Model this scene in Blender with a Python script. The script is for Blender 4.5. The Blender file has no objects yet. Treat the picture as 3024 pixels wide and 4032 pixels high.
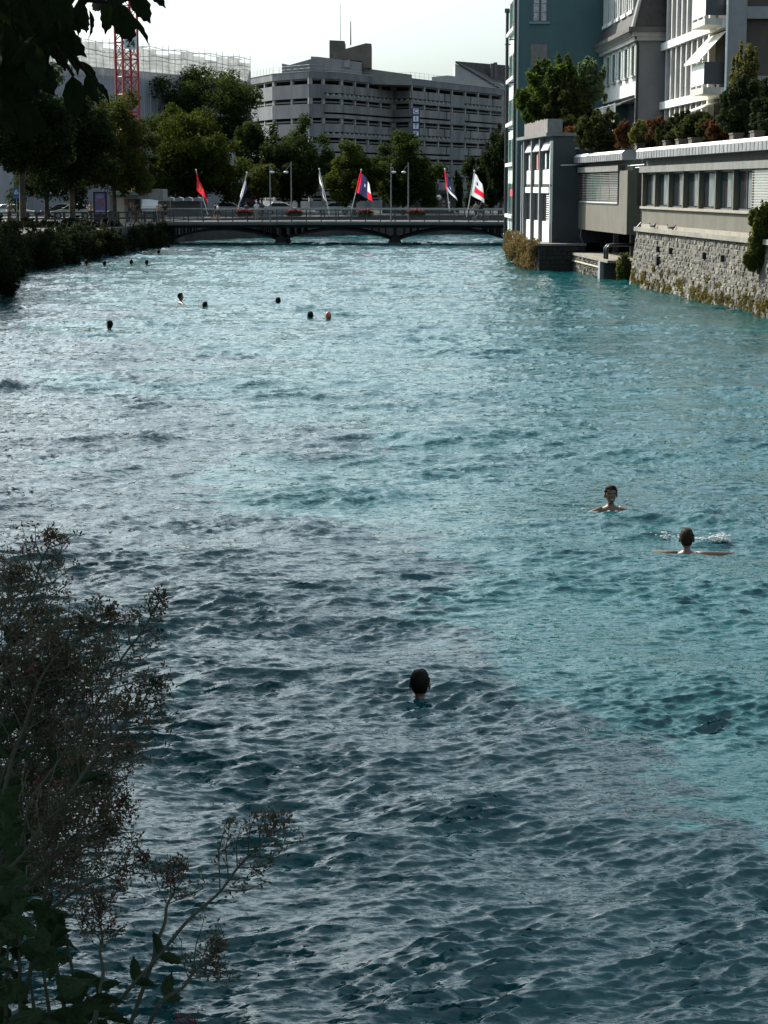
import bpy, bmesh, math, random
import numpy as np
from mathutils import Vector, Matrix
R = math.radians
SC = bpy.context.scene
COL = SC.collection
rnd = random.Random(7)

# ------------------------------------------------------------------ camera
FPX, CX, CY, CAMZ = 7600.0, 1512.0, 2016.0, 5.1
PITCH = math.atan(1276 / FPX)
cp, sp = math.cos(PITCH), math.sin(PITCH)
cam_d = bpy.data.cameras.new('camera')
cam = bpy.data.objects.new('camera', cam_d); COL.objects.link(cam)
cam.location = (0, 0, CAMZ); cam.rotation_euler = (R(90) - PITCH, 0, 0)
cam_d.sensor_fit = 'VERTICAL'; cam_d.sensor_height = 36.0; cam_d.sensor_width = 27.0
cam_d.lens = FPX / 4032 * 36.0
cam_d.clip_start = 0.1; cam_d.clip_end = 6000
SC.camera = cam

# ------------------------------------------------------------------ sky and sun
SUN_AZ, SUN_EL = R(40), R(37)          # azimuth measured from straight ahead (+Y) towards the left (-X)
SUN = Vector((-math.sin(SUN_AZ) * math.cos(SUN_EL), math.cos(SUN_AZ) * math.cos(SUN_EL), math.sin(SUN_EL)))
W = bpy.data.worlds.new('World'); SC.world = W; W.use_nodes = True
wn = W.node_tree.nodes; wl = W.node_tree.links
sky = wn.new('ShaderNodeTexSky'); sky.sky_type = 'NISHITA'; sky.sun_disc = False
sky.sun_elevation = SUN_EL; sky.sun_rotation = -SUN_AZ
sky.altitude = 560; sky.air_density = 1.6; sky.dust_density = 7.0; sky.ozone_density = 1.0
hsv = wn.new('ShaderNodeHueSaturation'); hsv.inputs['Saturation'].default_value = 0.36      # hazy white summer sky
tint = wn.new('ShaderNodeMix'); tint.data_type = 'RGBA'; tint.blend_type = 'MULTIPLY'; tint.inputs[0].default_value = 1.0; tint.inputs[7].default_value = (0.84, 1.0, 1.10, 1)
wl.new(sky.outputs[0], hsv.inputs['Color']); wl.new(hsv.outputs[0], tint.inputs[6]); wl.new(tint.outputs[2], wn['Background'].inputs[0])
wn['Background'].inputs[1].default_value = 0.13
sd = bpy.data.lights.new('sun', 'SUN'); sd.energy = 5.0; sd.angle = R(0.5); sd.color = (1.0, 0.93, 0.82)
so = bpy.data.objects.new('sun', sd); COL.objects.link(so)
so.rotation_euler = (-SUN).to_track_quat('-Z', 'Y').to_euler(); so.location = (-60, 60, 90)
SC.view_settings.view_transform = 'Standard'; SC.view_settings.look = 'None'
SC.view_settings.gamma = 1.0; SC.view_settings.exposure = 0.6
SC.view_settings.use_curve_mapping = False

# ------------------------------------------------------------------ helpers
def ray(px, py):
    r = (px - CX) / FPX; u = -(py - CY) / FPX
    return r, cp + u * sp, -sp + u * cp
def at(px, py, Y):
    a, b, c = ray(px, py); t = Y / b
    return Vector((a * t, Y, CAMZ + c * t))
def onz(px, py, z=0.0):
    a, b, c = ray(px, py); t = (z - CAMZ) / c
    return Vector((a * t, b * t, z))
def zat(py, Y): return at(CX, py, Y).z
def xat(px, Y, py=740): return at(px, py, Y).x

class MB:
    def __init__(s): s.v = []; s.f = []; s.m = []
    def add(s, vs, fs, mi=0):
        n = len(s.v); s.v += [tuple(p) for p in vs]
        s.f += [tuple(i + n for i in f) for f in fs]; s.m += [mi] * len(fs); return s
    def quad(s, a, b, c, d, mi=0): return s.add((a, b, c, d), ((0, 1, 2, 3),), mi)
    def box(s, x0, x1, y0, y1, z0, z1, mi=0):
        return s.add([(x0,y0,z0),(x1,y0,z0),(x1,y1,z0),(x0,y1,z0),(x0,y0,z1),(x1,y0,z1),(x1,y1,z1),(x0,y1,z1)],
                     [(0,3,2,1),(4,5,6,7),(0,1,5,4),(1,2,6,5),(2,3,7,6),(3,0,4,7)], mi)
    def hexa(s, b, t, mi=0):              # bottom 4 points, top 4 points
        return s.add(list(b) + list(t), [(0,3,2,1),(4,5,6,7),(0,1,5,4),(1,2,6,5),(2,3,7,6),(3,0,4,7)], mi)
    def prism(s, pts, y0, y1, mi=0):      # polygon in (x, z) extruded along y
        n = len(pts)
        vs = [(x, y0, z) for x, z in pts] + [(x, y1, z) for x, z in pts]
        fs = [tuple(range(n))[::-1], tuple(range(n, 2 * n))] + [(i, (i+1) % n, (i+1) % n + n, i + n) for i in range(n)]
        return s.add(vs, fs, mi)
    def prismx(s, pts, x0, x1, mi=0):     # polygon in (y, z) extruded along x
        n = len(pts)
        vs = [(x0, y, z) for y, z in pts] + [(x1, y, z) for y, z in pts]
        fs = [tuple(range(n)), tuple(range(n, 2 * n))[::-1]] + [(i + n, (i+1) % n + n, (i+1) % n, i) for i in range(n)]
        return s.add(vs, fs, mi)
    def prismz(s, pts, z0, z1, mi=0):
        n = len(pts)
        vs = [(x, y, z0) for x, y in pts] + [(x, y, z1) for x, y in pts]
        fs = [tuple(range(n))[::-1], tuple(range(n, 2 * n))] + [(i, (i+1) % n, (i+1) % n + n, i + n) for i in range(n)]
        return s.add(vs, fs, mi)
    def tube(s, path, rad, n=6, mi=0, cap=True):
        path = [Vector(p) for p in path]
        if not hasattr(rad, '__len__'): rad = [rad] * len(path)
        vs = []; fs = []; up0 = None
        for i, p in enumerate(path):
            d = (path[min(i+1, len(path)-1)] - path[max(i-1, 0)])
            d = d.normalized() if d.length > 1e-9 else Vector((0,0,1))
            ref = Vector((0,0,1)) if abs(d.z) < 0.9 else Vector((1,0,0))
            if up0 is not None:
                u = up0 - d * up0.dot(d); u = u.normalized() if u.length > 1e-6 else ref.cross(d).normalized()
            else: u = ref.cross(d).normalized()
            up0 = u; w = d.cross(u)
            for k in range(n):
                a = 2 * math.pi * k / n
                vs.append(p + (u * math.cos(a) + w * math.sin(a)) * rad[i])
        for i in range(len(path) - 1):
            for k in range(n):
                fs.append((i*n+k, i*n+(k+1) % n, (i+1)*n+(k+1) % n, (i+1)*n+k))
        if cap:
            fs.append(tuple(range(n))[::-1]); fs.append(tuple((len(path)-1)*n + k for k in range(n)))
        return s.add(vs, fs, mi)
    def loft(s, rings, mi=0, cap=True):
        n = len(rings[0]); vs = [p for r in rings for p in r]; fs = []
        for i in range(len(rings) - 1):
            for k in range(n):
                fs.append((i*n+k, i*n+(k+1) % n, (i+1)*n+(k+1) % n, (i+1)*n+k))
        if cap:
            fs.append(tuple(range(n))[::-1]); fs.append(tuple((len(rings)-1)*n + k for k in range(n)))
        return s.add(vs, fs, mi)
    def ball(s, c, r, n=8, m=5, mi=0):
        c = Vector(c); r = r if hasattr(r, '__len__') else (r, r, r)
        rings = []
        for i in range(m + 1):
            t = math.pi * (0.02 + 0.96 * i / m)
            rings.append([(c.x + r[0]*math.sin(t)*math.cos(2*math.pi*k/n), c.y + r[1]*math.sin(t)*math.sin(2*math.pi*k/n), c.z - r[2]*math.cos(t)) for k in range(n)])
        return s.loft(rings, mi)
    def mesh(s, name, mats, smooth=False):
        me = bpy.data.meshes.new(name); me.from_pydata(s.v, [], s.f)
        for m in (mats if isinstance(mats, (list, tuple)) else [mats]): me.materials.append(m)
        if any(s.m): me.polygons.foreach_set('material_index', s.m)
        if smooth: me.polygons.foreach_set('use_smooth', [True] * len(me.polygons))
        me.update(); return me
    def build(s, name, mats, parent=None, smooth=False, loc=None):
        return put(name, s.mesh(name, mats, smooth), parent, loc)

def put(name, me, parent=None, loc=None, rotz=None, scale=None):
    o = bpy.data.objects.new(name, me); COL.objects.link(o)
    if parent: o.parent = parent
    if loc is not None: o.location = loc
    if rotz is not None: o.rotation_euler = (0, 0, rotz)
    if scale is not None: o.scale = scale
    return o
def tag(o, label=None, cat=None, group=None, kind=None):
    if label: o['label'] = label
    if cat: o['category'] = cat
    if group: o['group'] = group
    if kind: o['kind'] = kind
    return o
def thing(name, label, cat, loc=(0, 0, 0), rotz=0.0, group=None):
    o = bpy.data.objects.new(name, None); COL.objects.link(o)
    o.location = loc; o.rotation_euler = (0, 0, rotz); o.empty_display_size = 0.3
    return tag(o, label, cat, group)
def copy_tree(o, parent=None):
    c = o.copy(); COL.objects.link(c); c.parent = parent
    for ch in [x for x in ALLCH.get(o.name, [])] or list(o.children): copy_tree(ch, c)
    return c
ALLCH = {}

# ------------------------------------------------------------------ materials
MATS = {}
def mat(name, col, rough=0.8, var=0.0, scale=4.0, col2=None, streak=None, bump=0.0, bscale=None, metal=0.0, spec=0.5,
        trans=0.0, alpha=1.0, emit=0.0, detail=4.0, tgain=1.0):
    if name in MATS: return MATS[name]
    m = bpy.data.materials.new(name); m.use_nodes = True; nt = m.node_tree; n = nt.nodes; l = nt.links
    b = n['Principled BSDF']; b.inputs['Base Color'].default_value = (*col, 1); b.inputs['Roughness'].default_value = rough
    b.inputs['Metallic'].default_value = metal; b.inputs['Specular IOR Level'].default_value = spec
    b.inputs['Alpha'].default_value = alpha
    if emit: b.inputs['Emission Color'].default_value = (*col, 1); b.inputs['Emission Strength'].default_value = emit
    tc = mp = None
    if var or col2 or bump:
        tc = n.new('ShaderNodeTexCoord'); mp = n.new('ShaderNodeMapping'); l.new(tc.outputs['Object'], mp.inputs[0])
        if streak: mp.inputs['Scale'].default_value = streak
    if var or col2:
        t = n.new('ShaderNodeTexNoise'); t.inputs['Scale'].default_value = scale; t.inputs['Detail'].default_value = detail
        t.inputs['Roughness'].default_value = 0.65
        l.new(mp.outputs[0], t.inputs[0])
        r = n.new('ShaderNodeValToRGB'); r.color_ramp.elements[0].position = 0.34; r.color_ramp.elements[1].position = 0.68
        c2 = col2 or tuple(c * (1 - var) for c in col)
        r.color_ramp.elements[0].color = (*c2, 1); r.color_ramp.elements[1].color = (*(tuple(min(1, c * (1 + var * .5)) for c in col)), 1)
        l.new(t.outputs[0], r.inputs[0]); l.new(r.outputs[0], b.inputs['Base Color'])
    if bump:
        t2 = n.new('ShaderNodeTexNoise'); t2.inputs['Scale'].default_value = bscale or scale * 3; t2.inputs['Detail'].default_value = 6
        l.new(mp.outputs[0], t2.inputs[0])
        bp = n.new('ShaderNodeBump'); bp.inputs['Strength'].default_value = 0.6; bp.inputs['Distance'].default_value = bump
        l.new(t2.outputs[0], bp.inputs['Height']); l.new(bp.outputs[0], b.inputs['Normal'])
    if trans:
        out = n['Material Output']; tr = n.new('ShaderNodeBsdfTranslucent'); mx = n.new('ShaderNodeMixShader')
        mx.inputs[0].default_value = trans
        src = b.inputs['Base Color'].links[0].from_socket if b.inputs['Base Color'].links else None
        if src:
            gn = n.new('ShaderNodeMix'); gn.data_type = 'RGBA'; gn.blend_type = 'MULTIPLY'; gn.inputs[0].default_value = 1.0; gn.inputs[7].default_value = (tgain, tgain, tgain * (.7 if tgain > 1 else 1), 1)
            l.new(src, gn.inputs[6]); l.new(gn.outputs[2], tr.inputs[0])
        else: tr.inputs[0].default_value = (*col, 1)
        l.new(b.outputs[0], mx.inputs[1]); l.new(tr.outputs[0], mx.inputs[2]); l.new(mx.outputs[0], out.inputs['Surface'])
    MATS[name] = m; return m

def leafmat(name, col, col2, trans=0.35, scale=0.9, rough=0.8):
    return mat(name, col, rough, col2=col2, scale=scale, trans=trans, spec=0.04, detail=5, tgain=2.4)

concrete = mat('concrete', (0.125, 0.115, 0.088), 0.9, 0.22, 1.0, streak=(1, 1, 0.5), bump=0.01)
concrete_grey = mat('concrete_grey', (0.30, 0.30, 0.30), 0.9, 0.45, 0.9, streak=(1, 1, 0.3), bump=0.01)
panel_grey = mat('panel_grey', (0.175, 0.18, 0.19), 0.85, 0.35, 0.35, streak=(1, 1, 0.25))
panel_light = mat('panel_light', (0.215, 0.213, 0.21), 0.85, 0.4, 0.35, streak=(1, 1, 0.25))
dark_void = mat('dark_interior', (0.02, 0.02, 0.022), 0.9)
zinc = mat('zinc', (0.36, 0.36, 0.365), 0.42, 0.3, 1.5, metal=0.55)
zinc_sunlit = mat('zinc_sunlit', (0.72, 0.72, 0.70), 0.5, 0.15, 2.0, metal=0.1)  # paler copy of zinc: sun on the sloping cap put into the colour
fascia = mat('fascia', (0.165, 0.16, 0.145), 0.7, 0.3, 1.2, streak=(1, 1, .4))
glass = mat('window_glass', (0.02, 0.024, 0.026), 0.06, spec=0.8)
white_paint = mat('white_paint', (0.78, 0.77, 0.73), 0.6, 0.12, 2.0)
offwhite = mat('off_white_render', (0.66, 0.65, 0.61), 0.85, 0.18, 0.8, streak=(1, 1, .4))
teal_shaded = mat('teal_render_shaded', (0.072, 0.135, 0.145), 0.9, 0.12, 0.5, streak=(1, 1, .5))  # darkened teal: shade on the camera-facing end wall put into the colour
teal_sunlit = mat('teal_render_sunlit', (0.50, 0.60, 0.54), 0.9, 0.15, 0.7)  # lighter copy for the river front, its sunlight put into the colour
dark_metal = mat('dark_metal', (0.02, 0.022, 0.024), 0.5)
bridge_iron = mat('bridge_iron', (0.014, 0.016, 0.018), 0.8, 0.4, 1.0, spec=.1)
grey_metal = mat('grey_metal', (0.26, 0.27, 0.28), 0.45, 0.2, 2.0, metal=0.4)
white_metal = mat('white_metal', (0.75, 0.75, 0.74), 0.45)
roof_dark = mat('dark_roof', (0.055, 0.050, 0.048), 0.75, 0.4, 1.4)
brown_panel = mat('brown_panel', (0.085, 0.068, 0.055), 0.8, 0.3, 0.9, streak=(1, 1, .3))
blind_white = mat('blind_white', (0.80, 0.79, 0.75), 0.5, 0.06, 3.0)
curtain = mat('curtain', (0.62, 0.63, 0.62), 0.9, 0.35, 5.0, streak=(3, 3, .2))
mortar = mat('mortar', (0.12, 0.11, 0.09), 0.95, 0.5, 3.0)
asphalt = mat('asphalt', (0.055, 0.055, 0.056), 0.9, 0.3, 1.0)
earth = mat('earth', (0.035, 0.034, 0.024), 0.95, 0.5, 0.6)
bark = mat('bark', (0.06, 0.048, 0.036), 0.9, 0.5, 3.0, bump=0.03)
skin = mat('skin', (0.42, 0.25, 0.17), 0.5, 0.1, 8.0)
skin_tan = mat('skin_tan', (0.17, 0.092, 0.058), 0.45, 0.12, 8.0)
hair_dark = mat('hair_dark', (0.010, 0.008, 0.006), 0.7, spec=.12)
hair_brown = mat('hair_brown', (0.028, 0.016, 0.010), 0.7, spec=.12)

# ------------------------------------------------------------------ ground: banks, roads, land to the horizon
BL = [(9, -40, 3.5), (3.0, -6, 3.5), (0.55, 1.3, 3.5), (-0.35, 2.6, 3.5), (-2.2, 5.5, 3.5), (-3.9, 10, 3.4), (-8.8, 36.7, 3.0), (-14.9, 71, 2.5),
      (-22.7, 116, 2.1), (-21.6, 137, 2.0), (-20.6, 160, 2.0), (-20.2, 178, 2.0), (-19.8, 192, 2.0)]   # left river edge
BF = [(-19.8, 192), (-13, 206), (-4, 213), (10, 220), (30, 226), (60, 232)]                           # far river edge
g = MB()
for (a, b) in zip(BL[:-1], BL[1:]):
    g.quad((a[0], a[1], a[2]), (b[0], b[1], b[2]), (-900, b[1], b[2]), (-900, a[1], a[2]))
g.quad((-900, 192, 2), (-19.8, 192, 2), (-19.8, 3500, 2), (-900, 3500, 2))
for (a, b) in zip(BF[:-1], BF[1:]):
    g.quad((a[0], a[1], 2), (b[0], b[1], 2), (b[0], 3500, 2), (a[0], 3500, 2))
g.quad((60, 232, 2), (900, 232, 2), (900, 3500, 2), (60, 3500, 2))
BR = [(22.5, -40, 2.0), (21.9, 0, 2), (17.6, 62, 2), (14.4, 105, 2), (13.6, 120, 1.6), (12.0, 134, 1.6), (11.5, 155, 1.9), (11.5, 178, 2), (12.5, 189, 2), (40, 223, 2)]
for (a, b) in zip(BR[:-1], BR[1:]):
    g.quad((a[0], a[1], a[2]), (900, a[1], a[2]), (900, b[1], b[2]), (b[0], b[1], b[2]))
tag(g.build('ground', earth), kind='structure')
# road and paved square behind the bridge
rd = MB(); rd.prismz([(-120, 193), (-19, 193), (-12.6, 207), (-4, 214), (10, 221), (30, 227), (90, 233), (90, 246), (-120, 246)], 2.004, 2.03)
tag(rd.build('road', asphalt), kind='structure')
pv = MB(); pv.prismz([(-60, 160), (-21.2, 160), (-20.6, 178.2), (-20.2, 192.6), (-60, 192.6)], 2.004, 2.034)
tag(pv.build('pavement', mat('paving', (0.07, 0.067, 0.06), 0.9, 0.25, 1.5)), kind='structure')

# ------------------------------------------------------------------ water: one sheet of real waves
def wave_tile(N, L, lmin, lmax, p, ang, spread, seed, cosn=6):
    r = np.random.default_rng(seed)
    k = np.fft.fftfreq(N, L / N) * 2 * np.pi
    kx, ky = np.meshgrid(k, k, indexing='ij'); K = np.sqrt(kx**2 + ky**2); K[0, 0] = 1e9
    lam = 2 * np.pi / K
    A = K ** (-p) * (1 / (1 + (lmin / lam) ** 6)) * (1 / (1 + (lam / lmax) ** 6))
    th = np.arctan2(ky, kx) - ang
    A *= (1 - spread) * np.abs(np.cos(th)) ** cosn + spread
    A[0, 0] = 0
    Z = (r.standard_normal((N, N)) + 1j * r.standard_normal((N, N))) * A
    h = np.real(np.fft.ifft2(Z)); s = h.std()
    dx = np.real(np.fft.ifft2(-1j * Z * kx / K)); dy = np.real(np.fft.ifft2(-1j * Z * ky / K))
    return h / s, dx / s, dy / s
def samp(T, L, x, y):
    N = T.shape[0]; u = (x / L) % 1.0 * N; v = (y / L) % 1.0 * N
    i = np.floor(u).astype(int); j = np.floor(v).astype(int); a = u - i; b = v - j
    i %= N; j %= N; i1 = (i + 1) % N; j1 = (j + 1) % N
    return T[i, j]*(1-a)*(1-b) + T[i1, j]*a*(1-b) + T[i, j1]*(1-a)*b + T[i1, j1]*a*b
LA = [(31.0, 0.033, 0.5, wave_tile(512, 31.0, 0.8, 4.5, 2.0, R(84), 0.22, 1)),
      (11.7, 0.0120, 0.5, wave_tile(512, 11.7, 0.26, 1.2, 1.8, R(96), 0.2, 2)),
      (4.7, 0.0074, 0.7, wave_tile(512, 4.7, 0.07, 0.36, 1.6, R(72), 0.05, 3, 12)),
      (5.9, 0.0050, 0.7, wave_tile(512, 5.9, 0.07, 0.40, 1.6, R(84), 0.04, 7, 14)),
      (1.93, 0.0022, 0.35, wave_tile(512, 1.93, 0.045, 0.14, 1.6, R(52), 0.12, 6))]
MODT = wave_tile(256, 61.0, 2.5, 14.0, 1.5, R(90), 0.8, 4)[0]
MOD2 = wave_tile(256, 37.0, 0.8, 5.0, 1.4, R(40), 0.9, 5)[0]
def wave(x, y, small=1.0):
    m = np.clip(1.0 + 0.38 * samp(MODT, 61.0, x, y), 0.35, 2.0)
    m2 = np.clip(1.0 + 0.34 * samp(MOD2, 37.0, x, y), 0.2, 2.0)
    Z = np.zeros_like(x); X = np.zeros_like(x); Y = np.zeros_like(x)
    for q, (L, amp, ch, T) in enumerate(LA):
        c, s_ = math.cos(0.21 * q), math.sin(0.21 * q)
        xr, yr = c * x + s_ * y, -s_ * x + c * y
        a = amp * (m if q < 2 else np.clip(m * m2, .2, 2.0))
        if q == 4: a = a * np.clip((40 - y) / 22, 0, 1)          # the finest ripples only where the sheet is fine enough
        h, dx, dy = (samp(t, L, xr, yr) for t in T)
        Z += a * h; X -= a * ch * (c * dx - s_ * dy); Y -= a * ch * (s_ * dx + c * dy)
    return X, Y, Z
def wave_z(x, y):
    return float(wave(np.array([x], float), np.array([y], float))[2][0])
rows = [3.0]
while rows[-1] < 9.5: rows.append(rows[-1] + 0.25)
while rows[-1] < 27: rows.append(rows[-1] * 1.0016)
while rows[-1] < 245: rows.append(rows[-1] * 1.0026)
rows = np.array(rows); nd = 440
u = np.linspace(-1, 1, nd)
side = np.linspace(0.04, 1, 14) ** 1.6
X = np.empty((len(rows), nd + 28)); Yg = np.repeat(rows[:, None], nd + 28, 1)
half = rows * 0.225 + 0.4
X[:, 14:14 + nd] = half[:, None] * u[None]
X[:, 14 + nd:] = half[:, None] + side[None] * (72 - half[:, None])
X[:, :14] = -(half[:, None] + side[None] * (72 - half[:, None]))[:, ::-1]
dX, dY, Z = wave(X.ravel(), Yg.ravel())
V = np.stack([X.ravel() + dX, Yg.ravel() + dY, Z], 1)
nr, nc = X.shape
idx = np.arange(nr * nc).reshape(nr, nc)
Fq = np.stack([idx[:-1, :-1], idx[:-1, 1:], idx[1:, 1:], idx[1:, :-1]], -1).reshape(-1, 4)
def np_mesh(name, V, F, mats, smooth=False, mi=None):
    me = bpy.data.meshes.new(name)
    me.vertices.add(len(V)); me.vertices.foreach_set('co', np.ascontiguousarray(V, np.float32).ravel())
    k = F.shape[1]
    me.loops.add(F.size); me.loops.foreach_set('vertex_index', np.ascontiguousarray(F, np.int32).ravel())
    me.polygons.add(len(F)); me.polygons.foreach_set('loop_start', np.arange(0, F.size, k, dtype=np.int32))
    if smooth: me.polygons.foreach_set('use_smooth', np.ones(len(F), bool))
    for m in (mats if isinstance(mats, (list, tuple)) else [mats]): me.materials.append(m)
    if mi is not None: me.polygons.foreach_set('material_index', np.asarray(mi, np.int32))
    me.update(calc_edges=True); return me
wm = bpy.data.materials.new('river_water'); wm.use_nodes = True
n = wm.node_tree.nodes; l = wm.node_tree.links; b = n['Principled BSDF']
b.inputs['Roughness'].default_value = 0.06; b.inputs['IOR'].default_value = 1.50
tc = n.new('ShaderNodeTexCoord')
nz = n.new('ShaderNodeTexNoise'); nz.inputs['Scale'].default_value = 0.12; nz.inputs['Detail'].default_value = 3
l.new(tc.outputs['Object'], nz.inputs[0])
rp = n.new('ShaderNodeValToRGB'); rp.color_ramp.elements[0].position = .35; rp.color_ramp.elements[1].position = .7
rp.color_ramp.elements[0].color = (0.004, 0.058, 0.064, 1); rp.color_ramp.elements[1].color = (0.008, 0.082, 0.088, 1)
l.new(nz.outputs[0], rp.inputs[0]); l.new(rp.outputs[0], b.inputs['Base Color'])
# ripples finer than the mesh: small random tilts of the surface normal, longer across the current than along it
ge = n.new('ShaderNodeNewGeometry'); prev = ge.outputs['Normal']
for (sc, amp) in (((1.5, 4.6, 1), (.26, .50, 0)), ((5.0, 15, 1), (.50, .98, 0)), ((16, 46, 1), (.52, .95, 0))):
    mp = n.new('ShaderNodeMapping'); mp.inputs['Scale'].default_value = sc; mp.inputs['Rotation'].default_value = (0, 0, R(12))
    l.new(tc.outputs['Object'], mp.inputs[0])
    t_ = n.new('ShaderNodeTexNoise'); t_.inputs['Scale'].default_value = 1.0; t_.inputs['Detail'].default_value = 2; t_.inputs['Distortion'].default_value = 0.6
    l.new(mp.outputs[0], t_.inputs[0])
    sb_ = n.new('ShaderNodeVectorMath'); sb_.operation = 'SUBTRACT'; sb_.inputs[1].default_value = (.5, .5, .5); l.new(t_.outputs['Color'], sb_.inputs[0])
    ml = n.new('ShaderNodeVectorMath'); ml.operation = 'MULTIPLY'; ml.inputs[1].default_value = amp; l.new(sb_.outputs[0], ml.inputs[0])
    ad = n.new('ShaderNodeVectorMath'); ad.operation = 'ADD'; l.new(prev, ad.inputs[0]); l.new(ml.outputs[0], ad.inputs[1]); prev = ad.outputs[0]
nm = n.new('ShaderNodeVectorMath'); nm.operation = 'NORMALIZE'; l.new(prev, nm.inputs[0]); l.new(nm.outputs[0], b.inputs['Normal'])
river = put('river_water', np_mesh('river_water', V, Fq, wm, True)); tag(river, kind='structure')
# ================================================================== RIGHT BANK
# local frame of a riverside house: +x runs along the front away from the camera, +y points out over the river, z up
def facade(name, label, cat, X0, Y0, slope):
    a = math.atan2(1.0, slope)
    o = thing(name, label, cat, (X0, Y0, 0), a)
    def S(px, py=740):               # distance along the front where picture column px meets it
        r_, b_, c_ = ray(px, py); c = r_ / b_
        Y = (X0 - slope * Y0) / (c - slope)
        return (Y - Y0) / math.sin(a)
    return o, S
SL = -0.0787
# ---------------- low concrete riverside building on the stone wall
lb, S = facade('riverside_building', 'low concrete building with a long window band on the stone river wall', 'building', 21.87 + SL * 62, 62, SL)
L1 = S(2524, 800)                   # far end of the near block
MB().box(-8, L1, -9, -0.9, 3.05, 6.5).build('wall_core', dark_void, lb)
MB().box(-8, L1 - .02, -0.9, -0.06, 3.05, 4.02).build('spandrel', concrete, lb)
MB().box(-8, L1 + .05, -0.9, 0.06, 4.02, 4.14).build('sill', mat('sill_concrete', (0.30, 0.27, 0.215), 0.9, 0.2, 2), lb)
MB().box(-8, L1 - .35, -0.5, 0.05, 3.05, 3.22).build('plinth_course', mat('sill_concrete', (0, 0, 0)), lb)
bays = np.linspace(L1, S(2959, 760), 8)
bw = bays[0] - bays[1]
allb = [bays[0] - i * bw for i in range(13)]
pil = MB().box(-0.10, 0.10, -0.30, -0.02, 4.14, 5.88).mesh('pillar', concrete)
frm = MB()
for z0, z1 in ((0, .07), (1.67, 1.74)): frm.box(0.13, bw - .13, -0.28, -0.22, z0, z1)
for x in (0.13, bw * .5 - .04, bw - .21): frm.box(x, x + .08, -0.28, -0.215, .07, 1.67)
frm = frm.mesh('window_frame', mat('dark_frame', (0.06, 0.07, 0.072), 0.5))
pane = MB().box(.21, bw * .5 - .04, -.268, -.255, .07, 1.67).mesh('pane', glass)
cur = MB()
for k in range(14):
    x = .25 + k * .065
    cur.prismz([(x, -.25), (x + .033, -.19), (x + .065, -.25), (x + .033, -.235)], .1, 1.6)
cur = cur.mesh('curtain', curtain)
slatm = MB().add([(0, 0, 0), (bw - .12, 0, 0), (bw - .12, .075, .035), (0, .075, .035), (0, 0, .008), (bw - .12, 0, .008), (bw - .12, .075, .043), (0, .075, .043)],
                 [(0,3,2,1),(4,5,6,7),(0,1,5,4),(1,2,6,5),(2,3,7,6),(3,0,4,7)]).mesh('blind_slat', blind_white)
for i, x in enumerate(allb):
    put('pillar', pil, lb, (x - .1 if i == 0 else x, 0, 0))
    if i == len(allb) - 1: break
    if i < 7:
        w = MB().box(x - bw + .13, x - .13, -.9, -.29, 4.14, 5.88).build('window', dark_void, lb)
        put('window_frame', frm, w, (x - bw, 0, 4.14))
        for k in range(2): put('pane', pane, w, (x - bw + k * (bw * .5 - .13), 0, 4.14))
        if i != 20:
            c = put('curtain', cur, w, (x - bw + .05 + (0.35 + .12 * (i % 3)), 0, 4.16))
            c.scale = ((0.75, 1.05, 0.6, 0.85, 1.1, 0.8, 0.7)[i % 7], 1, 1)
    else:
        bl = MB().box(x - bw + .06, x - .06, -.12, -.07, 4.16, 5.88).build('blind', mat('blind_back', (0.5, 0.5, .48), .7), lb)
        for k in range(15): put('blind_slat', slatm, bl, (x - bw + .06, -.06, 4.2 + k * .112))
MB().box(-8, L1 - .3, -0.8, -0.05, 5.88, 5.90).build('lintel', concrete, lb)
for i, x in enumerate(allb[:-1]):
    MB().box(x - bw + .006, x - .006, -0.5, 0.14, 5.90, 6.22).build('fascia_panel', fascia, lb)
MB().box(-8, L1 + .05, -9, -0.25, 6.22, 6.62).build('roof_slab', mat('shadow_board', (0.10, 0.095, 0.085), .9, .3, 2), lb)
# zinc parapet with a sloping cap, standing seams and gaps
segs = np.arange(-8, L1 + .1, 5.6)
def parapet(root, x0, x1, seam=0.62, z0=6.62, z1=7.0):
    p = MB().prismx([(-.9, z0), (0.32, z0), (0.32, z1), (0.18, z1 + .14), (-.9, z1 + .2)], x0, x1).build('parapet', zinc, root)
    MB().prismx([(0.326, z1 - .02), (0.326, z1 + .008), (0.18, z1 + .148), (-.9, z1 + .21), (-.9, z1 + .2), (.18, z1 + .135)], x0 - .01, x1 + .01).build('cap_flashing', zinc_sunlit, p)
    k = x0 + seam
    while k < x1 - .1:
        MB().box(k - .012, k + .012, .32, .34, z0 + .01, z1 - .03).build('seam', zinc, p); k += seam
e = L1 + .05
for q in (8.9, 8.9, 8.9, 9.2, 8.2):
    parapet(lb, e - q + .12, e); e -= q
# rain pipe and wire in the gap
rp_ = MB().tube([(L1 + .25, -.12, 7.0), (L1 + .25, -.12, 3.3), (L1 + .2, .12, 3.05), (L1 + .2, .12, 1.4)], .06, 8).build('rain_pipe', mat('pipe_green', (0.05, 0.06, 0.06), .5), lb)
MB().tube([(L1 + .15, -.1, 6.2), (L1 + 1.4, .05, 6.17)], .025, 5).build('cable_tray', white_metal, lb)
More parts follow.
